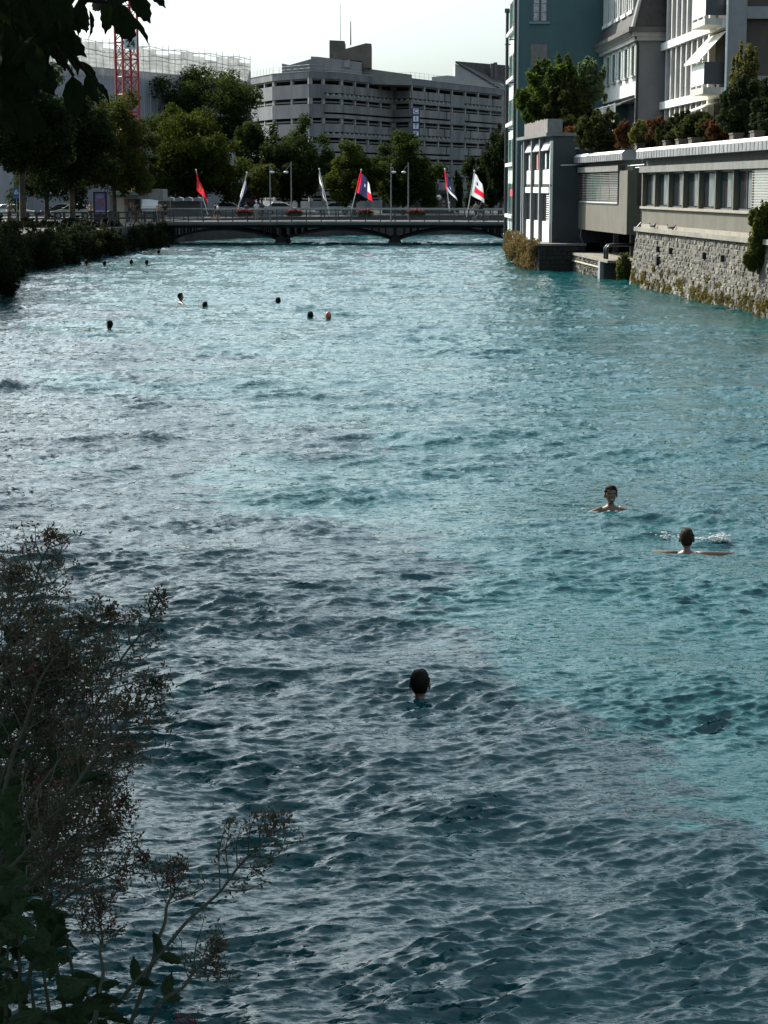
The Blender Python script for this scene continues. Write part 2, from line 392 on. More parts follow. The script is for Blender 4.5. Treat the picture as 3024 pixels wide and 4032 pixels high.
# ---------------- projecting block (second part of the low building)
x0b, x1b = S(2469, 800), S(2230, 800)
blk = MB().box(x0b, x1b, -7, -.001, 2.56, 4.16).box(x0b, S(2438, 740) + .02, -7, 0, 4.16, 6.05).box(x0b, x1b, -7, -.55, 4.16, 6.05).box(x0b, x1b, -7, -.30, 6.05, 6.62)
pb_o = blk.build('projecting_block', concrete, lb)
MB().box(S(2438, 740), x1b + .2, -.3, .10, 6.03, 6.36).build('fascia_panel', fascia, pb_o)
parapet(lb, x0b + .05, x1b + .35)
xa, xb = S(2432, 740), x1b
wfr = MB().box(xa - .1, xa - .02, -.5, .02, 4.2, 6.0).box(xa - .1, xb, -.5, .04, 4.16, 4.22).build('window_frame', mat('dark_frame', (0, 0, 0)), pb_o)
dwin = MB().box(xa, xb, -.52, -.5, 4.2, 6.0).build('window', mat('room_panels', (0.10, 0.09, 0.085), .8, .6, .5), pb_o)
n5 = 6; wb_ = (xb - xa) / n5
tones = [(0.80, 0.79, 0.75), (0.75, .73, .7), (0.55, 0.72, 0.64), (0.78, 0.78, 0.74), (0.62, .2, .17), (0.55, .19, .16)]
for k in range(n5):
    bl = MB().box(xa + k * wb_ + .02, xa + k * wb_ + .05, -.1, -.06, 4.24, 6.0).build('blind', grey_metal, pb_o)
    sm = MB().add([(0, 0, 0), (wb_ - .05, 0, 0), (wb_ - .05, .05, .022), (0, .05, .022), (0, 0, .006), (wb_ - .05, 0, .006), (wb_ - .05, .05, .028), (0, .05, .028)],
                  [(0,3,2,1),(4,5,6,7),(0,1,5,4),(1,2,6,5),(2,3,7,6),(3,0,4,7)]).mesh('blind_slat', mat('slat_%d' % k, tones[k], .5))
    for q in range(17): put('blind_slat', sm, bl, (xa + k * wb_ + .03, -.12 + .06, 4.30 + q * .1))
    MB().box(xa + k * wb_ + .03, xa + (k + 1) * wb_ - .03, -.10, -.04, 4.23, 4.285).build('bottom_rail', blind_white, bl)
MB().box(x1b, x1b + .75, -.25, -.05, 4.24, 6.0).build('folded_blind', blind_white, pb_o)
MB().tube([(L1 - .2, -.1, 6.32), (x0b + .2, -.05, 6.3)], .03, 5).build('cable_tray', white_metal, pb_o)
# under the block: recess with columns, a door and the river terrace
MB().box(x0b - 1.6, x1b + 2, -7, -5.0, 0, 2.56).build('undercroft_wall', dark_void, lb)
for px in (2362, 2300): MB().box(S(px) - .16, S(px) + .16, -2.2, -1.88, 1.0, 2.56).build('column', concrete_grey, lb)
dr = MB().box(S(2340), S(2340) + 1.1, -3.2, -3.1, 1.05, 2.4).build('door', dark_metal, lb)
MB().box(S(2340) + .25, S(2340) + .6, -3.1, -3.08, 1.3, 2.15).build('door_pane', mat('lit_pane', (0.7, 0.7, 0.68), .4), dr)
tag(lb, None, None)

# ---------------- stone river wall below it
sw, _ = facade('river_wall', 'tall rough stone retaining wall rising from the water below the concrete ledge', 'wall', 21.87 + SL * 62, 62, SL)
MB().hexa([(-8, -1.2, -1.2), (L1 + .2, -1.2, -1.2), (L1 + .2, .66, -1.2), (-8, .66, -1.2)],
          [(-8, -1.2, 2.84), (L1 + .2, -1.2, 2.84), (L1 + .2, .155, 2.84), (-8, .155, 2.84)]).build('wall_backing', mortar, sw)
MB().box(-8, L1 + .12, -1.2, .34, 2.84, 3.05).build('ledge', mat('ledge_concrete', (0.24, 0.22, 0.18), .9, .3, 1.2), sw)
stone_mats = [mat('stone_a', (0.155, 0.142, 0.12), .92, .5, 3.0, bump=.02), mat('stone_b', (0.085, 0.08, 0.073), .92, .5, 3.0, bump=.02),
              mat('stone_c', (0.24, 0.22, 0.18), .92, .4, 3.0, bump=.02), mat('stone_d', (0.10, 0.082, 0.066), .92, .4, 3.0, bump=.02),
              mat('stone_moss', (0.10, 0.105, 0.045), .95, .5, 3.0, bump=.02)]
rs = random.Random(3)
def stone_mesh(w, h, d, m, r=rs):
    j = lambda: r.uniform(-.16, .16) * min(w, h)
    b = [(0, 0, 0), (w, 0, 0), (w, 0, h), (0, 0, h)]
    c = .22 * min(w, h)
    f = [(c * r.uniform(.3, 1.3), d * r.uniform(.6, 1), c * r.uniform(.3, 1.3)), (w - c * r.uniform(.3, 1.3), d * r.uniform(.6, 1), c * r.uniform(.3, 1.3)),
         (w - c * r.uniform(.3, 1.3), d * r.uniform(.6, 1), h - c * r.uniform(.3, 1.3)), (c * r.uniform(.3, 1.3), d * r.uniform(.6, 1), h - c * r.uniform(.3, 1.3))]
    mb = MB(); mb.add(b + f, [(4, 5, 6, 7), (0, 1, 5, 4), (1, 2, 6, 5), (2, 3, 7, 6), (3, 0, 4, 7)]); return mb.mesh('stone', m)
lib = {}
for wi, w in enumerate((.19, .27, .37, .5)):
    for hi, h in enumerate((.13, .18, .235)):
        for m in range(5): lib[(wi, hi, m)] = [stone_mesh(w * 0.95, h * .93, .11, stone_mats[m]) for _ in range(2)]
def stone_field(root, x0, x1, z0, z1, yface, limit, mossz=.35, weights=(.30, .24, .22, .16, .08), nearfirst=True):
    items = []; z = z0
    while z < z1 - .05:
        hi = rs.choice((0, 0, 1, 1, 2)); h = (.13, .18, .235)[hi]; h_ = min(h, z1 - z); x = x0 + rs.uniform(0, .3)
        while x < x1 - .2:
            wi = rs.choice((0, 0, 1, 1, 2, 2, 3)); w = (.19, .27, .37, .5)[wi]
            ws = list(weights)
            if z < mossz: ws[4] = .5; ws[3] = .3
            if z > 1.5: ws[4] = .01; ws[0] += .2
            m = rs.choices(range(5), ws)[0]
            items.append((x, z, wi, hi, m, h_ / h, rs.uniform(-.02, .05))); x += w
        z += h
    items.sort(key=lambda t: (t[1] < -.1, t[0]))
    rest = MB()
    for q, (x, zz, wi, hi, m, hs_, dy) in enumerate(items):
        me = rs.choice(lib[(wi, hi, m)])
        if q < limit:
            so_ = put('stone', me, root, (x, yface(zz) + dy - .03, zz + rs.uniform(-.03, .03)), scale=(rs.uniform(.8, 1.1), rs.uniform(.55, .75) if zz > 1.4 else .9, hs_ * rs.uniform(.85, 1.05))); so_.rotation_euler = (0, rs.uniform(-.12, .12), 0)
        else:
            rest.add([(v.co.x + x, v.co.y * .72 + yface(zz) + dy - .03, v.co.z * hs_ + zz) for v in me.vertices], [tuple(p.vertices) for p in me.polygons], m)
    if rest.v: tag(rest.build('stonework', stone_mats, root), kind='stuff')
yf = lambda z: .12 + (.50) * (2.84 - z) / 4.04
stone_field(sw, S(3100, 1100), L1 + .1, -.15, 2.82, yf, 300)
for px in (2617, 2668, 2803, 2877):
    x = S(px, 970); MB().box(x - .07, x + .07, .2, .44, 1.9, 2.2).build('weep_hole', dark_void, sw)
x = S(2622, 1010); MB().box(x - .16, x + .16, .3, .52, 1.25, 1.7).build('weep_hole', dark_void, sw)
# iron mooring bar on the wall
ib = thing('mooring_bar', 'thin rusty iron mooring bar fixed upright on the stone river wall', 'bar', at(2569, 1100, 103.0))
p0 = at(2569, 1030, 101.7); p1 = at(2571, 1110, 101.7); p2 = at(2605, 1052, 100.2)
dv = Vector((-.45, 0, 0)); ib.location = p1 + dv
iron = mat('rusty_iron', (0.03, 0.022, 0.018), .8)
MB().tube([p0 - p1, (0, 0, 0), (.35, -.1, -.05)], .035, 6).build('upright', iron, ib)
q0 = at(2571, 1052, 101.7); MB().tube([q0 - p1, p2 - p1 + Vector((0, 0, 0))], .03, 6).build('arm', iron, ib)
# ladder at the picture's right edge
ld = thing('river_ladder', 'black iron ladder standing in the water against the stone river wall', 'ladder', onz(3003, 1236))
Ld = ld.location; tp = at(3022, 1090, Ld.y) - Ld
for k, off in enumerate(((0, 0), (.55, -.10))):
    MB().tube([(off[0], off[1], -.8), (tp.x + off[0], off[1], tp.z)], .055, 8).build('rail', dark_metal, ld)
for k in range(5):
    f = .1 + k * .2; MB().tube([(tp.x * f, 0, tp.z * f), (tp.x * f + .55, -.1, tp.z * f)], .028, 6).build('rung', white_metal, ld)

# ---------------- river terrace with stone front and concrete pier
tr = thing('river_terrace', 'low stone-faced river terrace with a concrete slab top under the projecting block', 'terrace', (12.4, 109.9, 0), math.atan2(1, (11.8 - 12.4) / 11.8))
Lt = 12.4
MB().box(0, Lt, -6, -.02, -1.2, 1.0).build('wall_backing', mortar, tr)
MB().box(-2.2, Lt + .1, -6.2, .14, 1.0, 1.14).build('slab', mat('terrace_slab', (0.23, 0.205, 0.165), .9, .35, 1.0), tr)
stone_field(tr, .75, Lt, -.1, .98, lambda z: 0.0, 160, mossz=.2)
MB().box(.7, Lt, 0, .13, .62, .68).build('pointing_strip', mat('pale_mortar', (0.55, 0.5, 0.4), .9, .2, 3), tr)
MB().box(0.0, .7, -1.0, .2, -1.2, .995).build('concrete_pier', mat('pier_concrete', (0.25, 0.26, 0.26), .85, .25, 1.2), tr)
hr = mat('black_paint', (0.012, 0.012, 0.013), .3)
for dx in (-.25, .45):
    MB().tube([(dx, -.15, 1.14), (dx, -.15, 1.75), (dx + .02, -.3, 1.9), (dx + .03, -.5, 1.93), (dx, -2.6, 1.93)], .085, 8).build('handrail', hr, tr, smooth=True)

# ---------------- dark stone quay
qy = thing('stone_quay', 'dark shaded stone quay block beside the dry golden bush', 'quay', (0, 0, 0))
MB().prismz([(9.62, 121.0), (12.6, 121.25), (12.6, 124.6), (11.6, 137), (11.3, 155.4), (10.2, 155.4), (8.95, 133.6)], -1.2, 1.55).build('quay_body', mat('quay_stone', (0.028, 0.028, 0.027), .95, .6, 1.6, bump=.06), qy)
MB().prismz([(9.50, 120.9), (12.6, 121.12), (12.6, 124.6), (11.6, 137), (11.3, 155.3), (10.1, 155.3), (8.83, 133.6)], 1.555, 1.68).build('coping', mat('quay_coping', (0.16, 0.155, 0.145), .9, .3, 1.5), qy)
ra = random.Random(5)
z = -.1
while z < 1.5:
    x = 9.66
    while x < 12.3:
        w = ra.uniform(.35, .75)
        MB().hexa([(x, 121.1, z), (x + w - .03, 121.1, z), (x + w - .03, 121.2, z), (x, 121.2, z)][0:4],
                  [(x, 121.1, z + .24), (x + w - .03, 121.1, z + .24), (x + w - .03, 121.2, z + .24), (x, 121.2, z + .24)])
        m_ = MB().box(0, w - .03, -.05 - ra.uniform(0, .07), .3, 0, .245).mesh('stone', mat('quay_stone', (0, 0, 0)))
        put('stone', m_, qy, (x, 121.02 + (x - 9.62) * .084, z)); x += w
    z += .27

# ---------------- narrow house with concrete fins
pl, S2 = facade('finned_house', 'narrow white house with tall grey concrete fins standing on the quay', 'building', 10.35, 122.6, -.078)
Lp = S2(2066)
fin_c = mat('fin_concrete', (0.19, 0.195, 0.20), .85, .25, 1.0, streak=(1, 1, .3))
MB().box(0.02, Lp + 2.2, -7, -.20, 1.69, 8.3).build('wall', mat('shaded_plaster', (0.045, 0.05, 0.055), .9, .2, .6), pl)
win_w = (Lp) / 3
for k in range(3):
    x0 = k * win_w + .55; x1 = (k + 1) * win_w - .1
    MB().box(x0, x1, -.20, -.10, 1.7, 3.0).build('white_base_panel', white_paint, pl)
    w = MB().box(x0, x1, -.20, -.165, 3.02, 4.75).build('window', glass, pl)
    for q in range(12): MB().box(x0, x0 + (x1 - x0) * .45, -.165, -.12, 3.05 + q * .14, 3.12 + q * .14).build('blind_slat', blind_white, w)
    MB().box(x0 - .1, x1 + .1, -.20, -.02, 4.78, 5.15).build('awning_box', white_paint, pl)
    MB().box(x0, x1, -.20, -.12, 5.32, 6.25).build('spandrel', white_paint, pl)
    for q in range(6): MB().box(x0 - .01, x1 + .01, -.12, -.09, 5.35 + q * .15, 5.47 + q * .15).build('spandrel_board', white_paint, pl)
    w = MB().box(x0, x1, -.20, -.165, 6.28, 7.35).build('window', glass, pl)
    MB().box(x0 + .1, x0 + .35, -.165, -.13, 6.3, 7.3).build('curtain', curtain, w)
    MB().box(x0 + (x1 - x0) * .55, x0 + (x1 - x0) * .72, -.165, -.13, 6.3, 7.3).build('curtain', mat('red_curtain', (.55, .2, .17), .9) if k == 1 else curtain, w)
    MB().prismx([(-.2, 7.9), (-.17, 7.95), (.05, 7.45), (.0, 7.4)], x0, x1).build('awning', mat('grey_awning', (0.45, 0.43, 0.44), .9, .15, 2), w)
MB().box(0.0, Lp + 2, -.2, -.05, 5.17, 5.3).build('floor_edge', dark_metal, pl)
for k in range(4):
    x = k * win_w
    if k: MB().box(x, x + .28, -.2, .10, 1.69, 8.35).build('fin', fin_c, pl)
    else: MB().box(x, x + .12, -.21, -.03, 3.0, 8.0).build('fin', white_paint, pl)
MB().box(Lp + 1.1, Lp + 1.4, -.2, .06, 1.69, 8.0).build('fin', fin_c, pl)
MB().box(-.1, Lp + 2.4, -7, .25, 8.3, 8.5).build('roof_slab', mat('roof_slab_grey', (0.16, 0.155, 0.15), .9, .2, 1), pl)
wood = mat('weathered_boards', (0.25, 0.22, 0.205), .9, .45, 2.5, streak=(6, 6, .3))
for k in range(26):
    x = .8 + k * .36
    if x > Lp + 2: break
    MB().box(x, x + .3, .05, .09, 8.5, 9.35 + rs.uniform(-.06, .06)).build('fence_board', wood, pl)
MB().box(.1, .75, -.8, .15, 8.5, 9.35).build('planter', mat('planter_grey', (.17, .17, .17), .9, .3, 1), pl)
for k in range(2):
    y = -2.2 - 1.9 * k
    w = MB().box(-.02, .01, y - .55, y + .55, 6.0, 7.5).build('window', dark_void, pl)
    MB().box(-.06, -.02, y - .62, y + .62, 7.5, 7.6).build('lintel', concrete_grey, w)
w = MB().box(-.03, .01, -3.0, -2.5, 4.9, 5.6).build('window', dark_void, pl)
MB().tube([(-.06, -.7, 6.5), (-.06, -2.6, 6.55)], .03, 5).build('cable_tray', white_metal, pl)
# metal deck stair / pipe beneath
MB().tube([(-.15, -2.2, 1.7), (-.15, -2.0, 2.1), (-.15, -2.1, 3.1)], .04, 6).build('downpipe', grey_metal, pl)

# ---------------- tall teal house
gh = thing('teal_house', 'tall teal rendered house with a blank end wall and a downpipe on its corner', 'building', (10.42, 155, 0))
XW = 12.0
body = MB().box(0, XW, 0.0, 9.4, -1.2, 25).build('wall', teal_shaded, gh)
MB().box(-.02, 0.0, .02, 9.38, .9, 25).build('river_front', teal_sunlit, gh)
MB().hexa([(-.75, -.25, 25), (XW, -.25, 25), (XW, 9.8, 25), (-.75, 9.8, 25)], [(2, 2, 29), (XW, 2, 29), (XW, 7, 29), (2, 7, 29)]).build('roof', roof_dark, gh)
MB().box(-.06, .1, -.05, .05, .9, 25).build('corner_trim', mat('trim_white', (0.6, .66, .62), .8), gh)
def gable_window(px0, px1, py0, py1, closed):
    a = at(px0, py1, 155) - gh.location; c = at(px1, py0, 155) - gh.location
    w = MB().box(a.x, c.x, -.005, .03, a.z, c.z).build('window', glass if not closed else mat('roller_shutter', (0.20, 0.185, 0.18), .7, .2, 3), gh)
    fr_ = mat('frame_slate', (0.07, 0.10, 0.12), .6)
    for (x0, x1, z0, z1) in ((a.x - .1, a.x, a.z, c.z + .1), (c.x, c.x + .1, a.z, c.z + .1), (a.x, c.x, c.z, c.z + .1)):
        MB().box(x0, x1, -.05, .02, z0, z1).build('window_frame', fr_, w)
    MB().box(a.x - .22, c.x + .22, -.17, .02, a.z - .2, a.z - .02).build('sill', mat('sill_teal', (0.16, 0.25, 0.25), .85), w)
    if closed:
        k = a.z + .06
        while k < c.z - .05: MB().box(a.x + .01, c.x - .01, -.022, -.005, k, k + .09).build('shutter_slat', mat('roller_shutter', (0, 0, 0)), w); k += .11
    else:
        m_ = (a.x + c.x) / 2
        for x in (a.x, m_ - .06, c.x - .08): MB().box(x, x + .1, -.03, .0, a.z, c.z).build('casement', fr_, w)
        for q in (.3, .6): MB().box(a.x, c.x, -.025, .0, a.z + (c.z - a.z) * q, a.z + (c.z - a.z) * q + .05).build('glazing_bar', fr_, w)
        MB().box(a.x, c.x, -.03, .0, c.z - .45, c.z).build('transom', fr_, w)
        for s_ in (0, 1):
            x0 = a.x + .14 + s_ * (m_ - a.x)
            for q in range(5): MB().box(x0 + q * .10, x0 + q * .10 + .075, -.012, -.006, a.z + .05, c.z - .5).build('lace_curtain', mat('lace', (0.55, 0.56, 0.58), .9, .5, 6), w)
gable_window(2094, 2156, -30, 84, False)
gable_window(2088, 2156, 172, 266, True)
gable_window(2088, 2156, 357, 450, True)
# river-front windows with sills (seen edge-on)
for (pt, pb) in ((-10, 108), (205, 300), (385, 478), (545, 640), (722, 845)):
    zt, zb = zat(pt, 157), zat(pb, 157)
    for y0 in (1.2, 5.2):
        w = MB().box(-.05, -.02, y0, y0 + 2.6, zb, zt).build('window', glass, gh)
        for q in range(4): MB().box(-.09, -.05, y0 + q * .84, y0 + q * .84 + .08, zb, zt).build('mullion', mat('mullion_green', (0.16, 0.30, 0.26), .6), w)
    MB().box(-.30, -.02, .7, 9.0, zb - .28, zb).build('sill_course', white_paint, gh)
for pt in (155, 325, 510):
    for y0 in (2.0, 7.4): MB().tube([(0, y0, zat(pt, 157)), (-.5, y0, zat(pt, 157) - .02)], .05, 5).build('shutter_catch', dark_metal, gh)
for y0 in (2.2, 4.4, 6.5): MB().box(-.03, -.02, y0, y0 + .5, 1.7, 2.6).build('vent_slot', dark_void, gh)
MB().box(-.04, -.0, .02, 9.38, -.9, .9).build('base_course', mat('pale_base', (0.62, 0.62, 0.56), .9, .3, 1.0), gh)
MB().tube([(-.16, -.14, 26), (-.16, -.14, 1.2)], .11, 8).build('downpipe', dark_metal, gh)
MB().tube([(-.2, 9.45, zat(40, 164)), (-.2, 9.45, .8)], .13, 8).build('downpipe', dark_metal, gh)
MB().box(-.42, .05, 9.3, 9.65, zat(48, 164), zat(32, 164)).build('gutter_box', dark_metal, gh)
rs_ = at(2018, 772, 157) - gh.location
MB().box(-.16, -.10, 1.0, 4.4, zat(772, 157), zat(746, 157)).build('red_sign', mat('red_sign', (0.85, 0.06, 0.07), .5), gh)
ant = MB().tube([(-.1, 5, zat(270, 160)), (-.9, 5, zat(268, 160)), (-1.2, 5, zat(258, 160))], .04, 5).build('wall_bracket', dark_metal, gh)

# ---------------- white house with mansard roof
mh, S3 = facade('mansard_house', 'white house with shuttered windows, heavy cornice and dark mansard roof', 'building', 17.72, 138, -.0313)
Lm = 17.0; zc = 16.1
MB().box(.02, Lm, -8, 0, 11.6, zc - .9).build('wall', offwhite, mh)
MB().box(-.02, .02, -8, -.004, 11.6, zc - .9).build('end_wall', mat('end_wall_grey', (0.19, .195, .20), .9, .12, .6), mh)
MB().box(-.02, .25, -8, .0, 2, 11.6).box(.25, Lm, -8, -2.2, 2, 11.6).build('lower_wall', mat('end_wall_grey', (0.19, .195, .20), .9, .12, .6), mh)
MB().box(.0, 1.0, -.35, .02, 9, 11.6).build('corner_pier', offwhite, mh)
MB().box(-.35, Lm, -8.1, .35, zc - .9, zc - .62).build('frieze', mat('stone_grey', (0.36, 0.35, 0.33), .9, .2, 1), mh)
MB().box(-.75, Lm, -8.5, .8, zc - .3, zc).build('cornice', mat('cornice_dark', (0.10, 0.09, 0.085), .8, .3, 1), mh)
MB().box(-.45, Lm, -8.2, .45, zc - .62, zc - .3).build('cornice_bed', mat('stone_grey', (0, 0, 0)), mh)
mod = MB().prismx([(.35, zc - .62), (.78, zc - .32), (.35, zc - .32)], -.11, .11).mesh('modillion', mat('stone_grey', (0, 0, 0)))
k = .2
while k < Lm: put('modillion', mod, mh, (k, .02, -.02)); k += .62
# mansard slope
rf = MB().hexa([(-.4, -8.2, zc), (Lm, -8.2, zc), (Lm, .45, zc), (-.4, .45, zc)], [(.7, -7, zc + 5.5), (Lm, -7, zc + 5.5), (Lm, -1.0, zc + 5.5), (.7, -1.0, zc + 5.5)]).build('mansard_roof', roof_dark, mh)
MB().tube([(-.38, .46, zc), (.7, -.98, zc + 5.5)], .14, 6).build('hip_roll', mat('lead_grey', (0.45, 0.44, 0.42), .7, .2, 2), mh)
for i, x in enumerate((1.6, 4.6, 7.8, 11.0, 14.0)):
    d = MB().box(x, x + 2.0, -2, .10, zc + 1.35, zc + 4.6).build('dormer', mat('dormer_grey', (0.40, 0.39, 0.37), .8, .2, 1), mh)
    MB().box(x - .1, x + 2.1, -.3, .3, zc + 1.1, zc + 1.35).build('dormer_sill', white_paint, d)
    for q in range(2): MB().box(x + .2 + q * .85, x + .95 + q * .85, .09, .12, zc + 1.5, zc + 4.4).build('pane', glass, d)
    for q in (0, .9, 1.8): MB().box(x + q, x + q + .2, .1, .2, zc + 1.35, zc + 4.5).build('dormer_post', white_paint, d)
# shuttered windows
shm = mat('shutter_pale', (0.55, 0.58, 0.55), .7, .15, 3)
for i, x in enumerate((1.2, 4.4, 7.4, 10.4, 13.4)):
    w = MB().box(x, x + 1.15, -.02, .02, 12.95, 15.0).build('window', glass, mh)
    MB().box(x - .12, x + 1.27, .0, .09, 15.0, 15.18).build('lintel', offwhite, w)
    MB().box(x - .15, x + 1.3, .0, .22, 12.78, 12.94).build('sill', mat('stone_grey', (0, 0, 0)), w)
    for (sx, wd) in ((x - .72, .66), (x + 1.21, .66)):
        s_ = MB().box(sx, sx + wd, .03, .07, 12.9, 15.05).build('shutter', shm, mh)
        for q in range(14): MB().box(sx + .06, sx + wd - .06, .07, .105, 13.0 + q * .144, 13.09 + q * .144).build('louvre', shm, s_)
MB().tube([(-.2, .2, zc - .2), (-.3, .25, zc - .7), (-.12, .06, zc - 1.2), (-.12, .06, 2)], .1, 8).build('downpipe', dark_metal, mh)
# veranda opening and glass balustrade below
MB().box(1.2, Lm, -2.2, -2.0, 2, 11.5).build('veranda_back', mat('veranda_back', (0.12, 0.12, 0.125), .8, .3, 1), mh)
MB().hexa([(.8, -.4, 11.4), (7.0, -.4, 11.4), (7.0, 1.0, 10.9), (.8, 1.0, 10.9)], [(.8, -.4, 11.5), (7, -.4, 11.5), (7, 1.0, 11.0), (.8, 1.0, 11.0)]).build('veranda_roof', dark_metal, mh)
MB().box(.3, Lm, -2.2, 1.6, 9.0, 9.3).build('terrace_slab', concrete_grey, mh)
gl_ = mat('balustrade_glass', (0.22, 0.25, 0.26), .12, alpha=0.62)
for k in range(5):
    x = .4 + k * 3.0
    b_ = MB().box(x, x + 2.9, 1.48, 1.52, 9.45, 10.85).build('balustrade_panel', gl_, mh)
    MB().box(x - .05, x + .02, 1.45, 1.55, 9.3, 11.0).build('balustrade_post', white_metal, b_)
    MB().box(x, x + 2.95, 1.46, 1.54, 10.87, 10.95).build('balustrade_rail', grey_metal, b_)

# ---------------- apartment block with vertical fins and balconies
ab, S4 = facade('apartment_block', 'brown apartment block with white floor bands, vertical fins and corner balconies', 'building', 20.3, 117, -.04)
La = 21.4
zf = [6.75, 10.75, 14.75, 18.75, 22.75]
MB().box(.4, La, -12, -.35, 2, 24).build('wall', brown_panel, ab)
gp = mat('pillar_grey', (0.24, 0.245, 0.255), .8, .12, 1)
MB().box(-.02, .5, -1.1, .0, 2, 24).build('corner_pillar', gp, ab)
MB().tube([(-.08, .08, 24), (-.08, .08, 2)], .07, 6).build('downpipe', white_metal, ab)
for z in zf:
    MB().box(.5, La, -.4, .18, z - .25, z + .25).build('floor_band', white_paint, ab)
    MB().box(-.06, .4, -12, -1.1, z + .2, z + .9).build('end_wall_band', gp, ab)
nfin = 9
for li, z in enumerate(zf[:-1]):
    for k in range(nfin):
        x = 5.2 + k * (La - 5.2) / nfin
        MB().box(x, x + .3, -.36, .02, z + .25, z + 3.75).build('fin', mat('fin_pale', (0.52, 0.52, 0.50), .7, .15, 1), ab)
        MB().box(x + .3, x + (La - 5.2) / nfin, -.34, -.18, z + .3, z + 3.7).build('infill_panel', mat('infill_brown', (0.13, 0.12, 0.12), .6, .2, 1), ab)
    MB().box(.5, 4.9, -.36, -.30, z + .25, z + 3.75).build('loggia_opening', dark_void, ab)
    MB().box(4.85, 5.25, -.36, .1, z + .25, z + 3.75).build('pier', offwhite, ab)
    bal = MB().box(.7, 4.6, -.3, 1.25, z - .1, z + .28).build('balcony', mat('balcony_soffit', (0.5, 0.49, 0.44), .85, .2, 1), ab)
    for k in range(3): MB().box(.75 + k * 1.28, 1.98 + k * 1.28, 1.17, 1.22, z + .45, z + 1.75).build('balcony_panel', mat('frosted_panel', (0.74, 0.77, 0.75), .4), bal)
    MB().box(.72, .76, -.3, 1.2, z + .45, z + 1.75).build('balcony_side', mat('smoked_panel', (0.04, 0.045, 0.05), .3), bal)
    MB().tube([(.7, 1.2, z + 1.85), (4.6, 1.2, z + 1.85)], .03, 5).build('balcony_rail', dark_metal, bal)
awn = mat('awning_cloth', (0.80, 0.78, 0.66), .85, .06, 2, trans=.25)
aw = MB().hexa([(.5, 0, 14.25), (5.4, 0, 14.25), (5.4, 1.5, 12.6), (.5, 1.5, 12.6)], [(.5, 0, 14.3), (5.4, 0, 14.3), (5.4, 1.5, 12.65), (.5, 1.5, 12.65)]).build('awning', awn, ab)
MB().box(.5, 5.4, 1.48, 1.53, 12.5, 12.66).build('awning_valance', awn, aw)
aw = MB().hexa([(2.2, 0, 10.2), (6.2, 0, 10.2), (6.2, 2.2, 9.4), (2.2, 2.2, 9.4)], [(2.2, 0, 10.25), (6.2, 0, 10.25), (6.2, 2.2, 9.45), (2.2, 2.2, 9.45)]).build('awning', awn, ab)
# ================================================================== FAR SIDE: bridge, car park, wrapped building, crane
# ---------------- iron arch bridge
br = thing('arch_bridge', 'low dark iron arch bridge with flower baskets and flags on its railing', 'bridge', (0, 178, 0))
XL, XR = xat(640, 178, 870), xat(1994, 178, 870)
dzc = lambda x: 0.05 * (1 - ((x + 4.4) / 16) ** 2)          # slight camber
NB = 26; xs = np.linspace(XL - 3, XR + .6, NB + 1)
dk = MB()
for a, b_ in zip(xs[:-1], xs[1:]):
    dk.hexa([(a, 0, 1.72 + dzc(a)), (b_, 0, 1.72 + dzc(b_)), (b_, 9, 1.72 + dzc(b_)), (a, 9, 1.72 + dzc(a))],
            [(a, 0, 2.0 + dzc(a)), (b_, 0, 2.0 + dzc(b_)), (b_, 9, 2.0 + dzc(b_)), (a, 9, 2.0 + dzc(a))])
dk.build('deck', mat('deck_asphalt', (0.12, 0.12, 0.118), .9, .2, 1), br)
for side_y in (-.12, 9.0):
    kb = MB()
    for a, b_ in zip(xs[:-1], xs[1:]):
        kb.hexa([(a, side_y, 1.86 + dzc(a)), (b_, side_y, 1.86 + dzc(b_)), (b_, side_y + .14, 1.86 + dzc(b_)), (a, side_y + .14, 1.86 + dzc(a))],
                [(a, side_y, 2.06 + dzc(a)), (b_, side_y, 2.06 + dzc(b_)), (b_, side_y + .14, 2.06 + dzc(b_)), (a, side_y + .14, 2.06 + dzc(a))])
    kb.build('edge_beam', mat('edge_beam', (0.17, 0.165, 0.15), .8, .3, 1), br)
PX = [xat(1104, 178, 930), xat(1556, 178, 930)]
spans = [(xat(700, 178, 930) - 1.2, PX[0]), (PX[0], PX[1]), (PX[1], XR + .4)]
for ry in (.35, 3.0, 5.9, 8.5):
    for (a, b_) in spans:
        m_ = MB(); N_ = 16; w_ = b_ - a
        pts = []
        for i in range(N_ + 1):
            f = i / N_; x = a + .25 + (w_ - .5) * f; zz = .55 + .92 * (1 - (2 * f - 1) ** 2)
            pts.append((x, zz))
        for (p, q) in zip(pts[:-1], pts[1:]):
            m_.hexa([(p[0], ry - .12, p[1] - .20), (q[0], ry - .12, q[1] - .20), (q[0], ry + .12, q[1] - .20), (p[0], ry + .12, p[1] - .20)],
                    [(p[0], ry - .12, p[1]), (q[0], ry - .12, q[1]), (q[0], ry + .12, q[1]), (p[0], ry + .12, p[1])])
        rib = m_.build('arch_rib', bridge_iron, br)
        for i in (1, 2, 3, N_ - 3, N_ - 2, N_ - 1):
            x, zz = pts[i]
            MB().box(x - .06, x + .06, ry - .08, ry + .08, zz - .05, 1.72).build('spandrel_strut', bridge_iron, rib)
        m2 = MB().box(a, b_, ry - .1, ry + .1, 1.50, 1.73).build('girder', bridge_iron, br)
pier_m = mat('pier_stone', (0.035, 0.035, 0.033), .95, .4, 1)
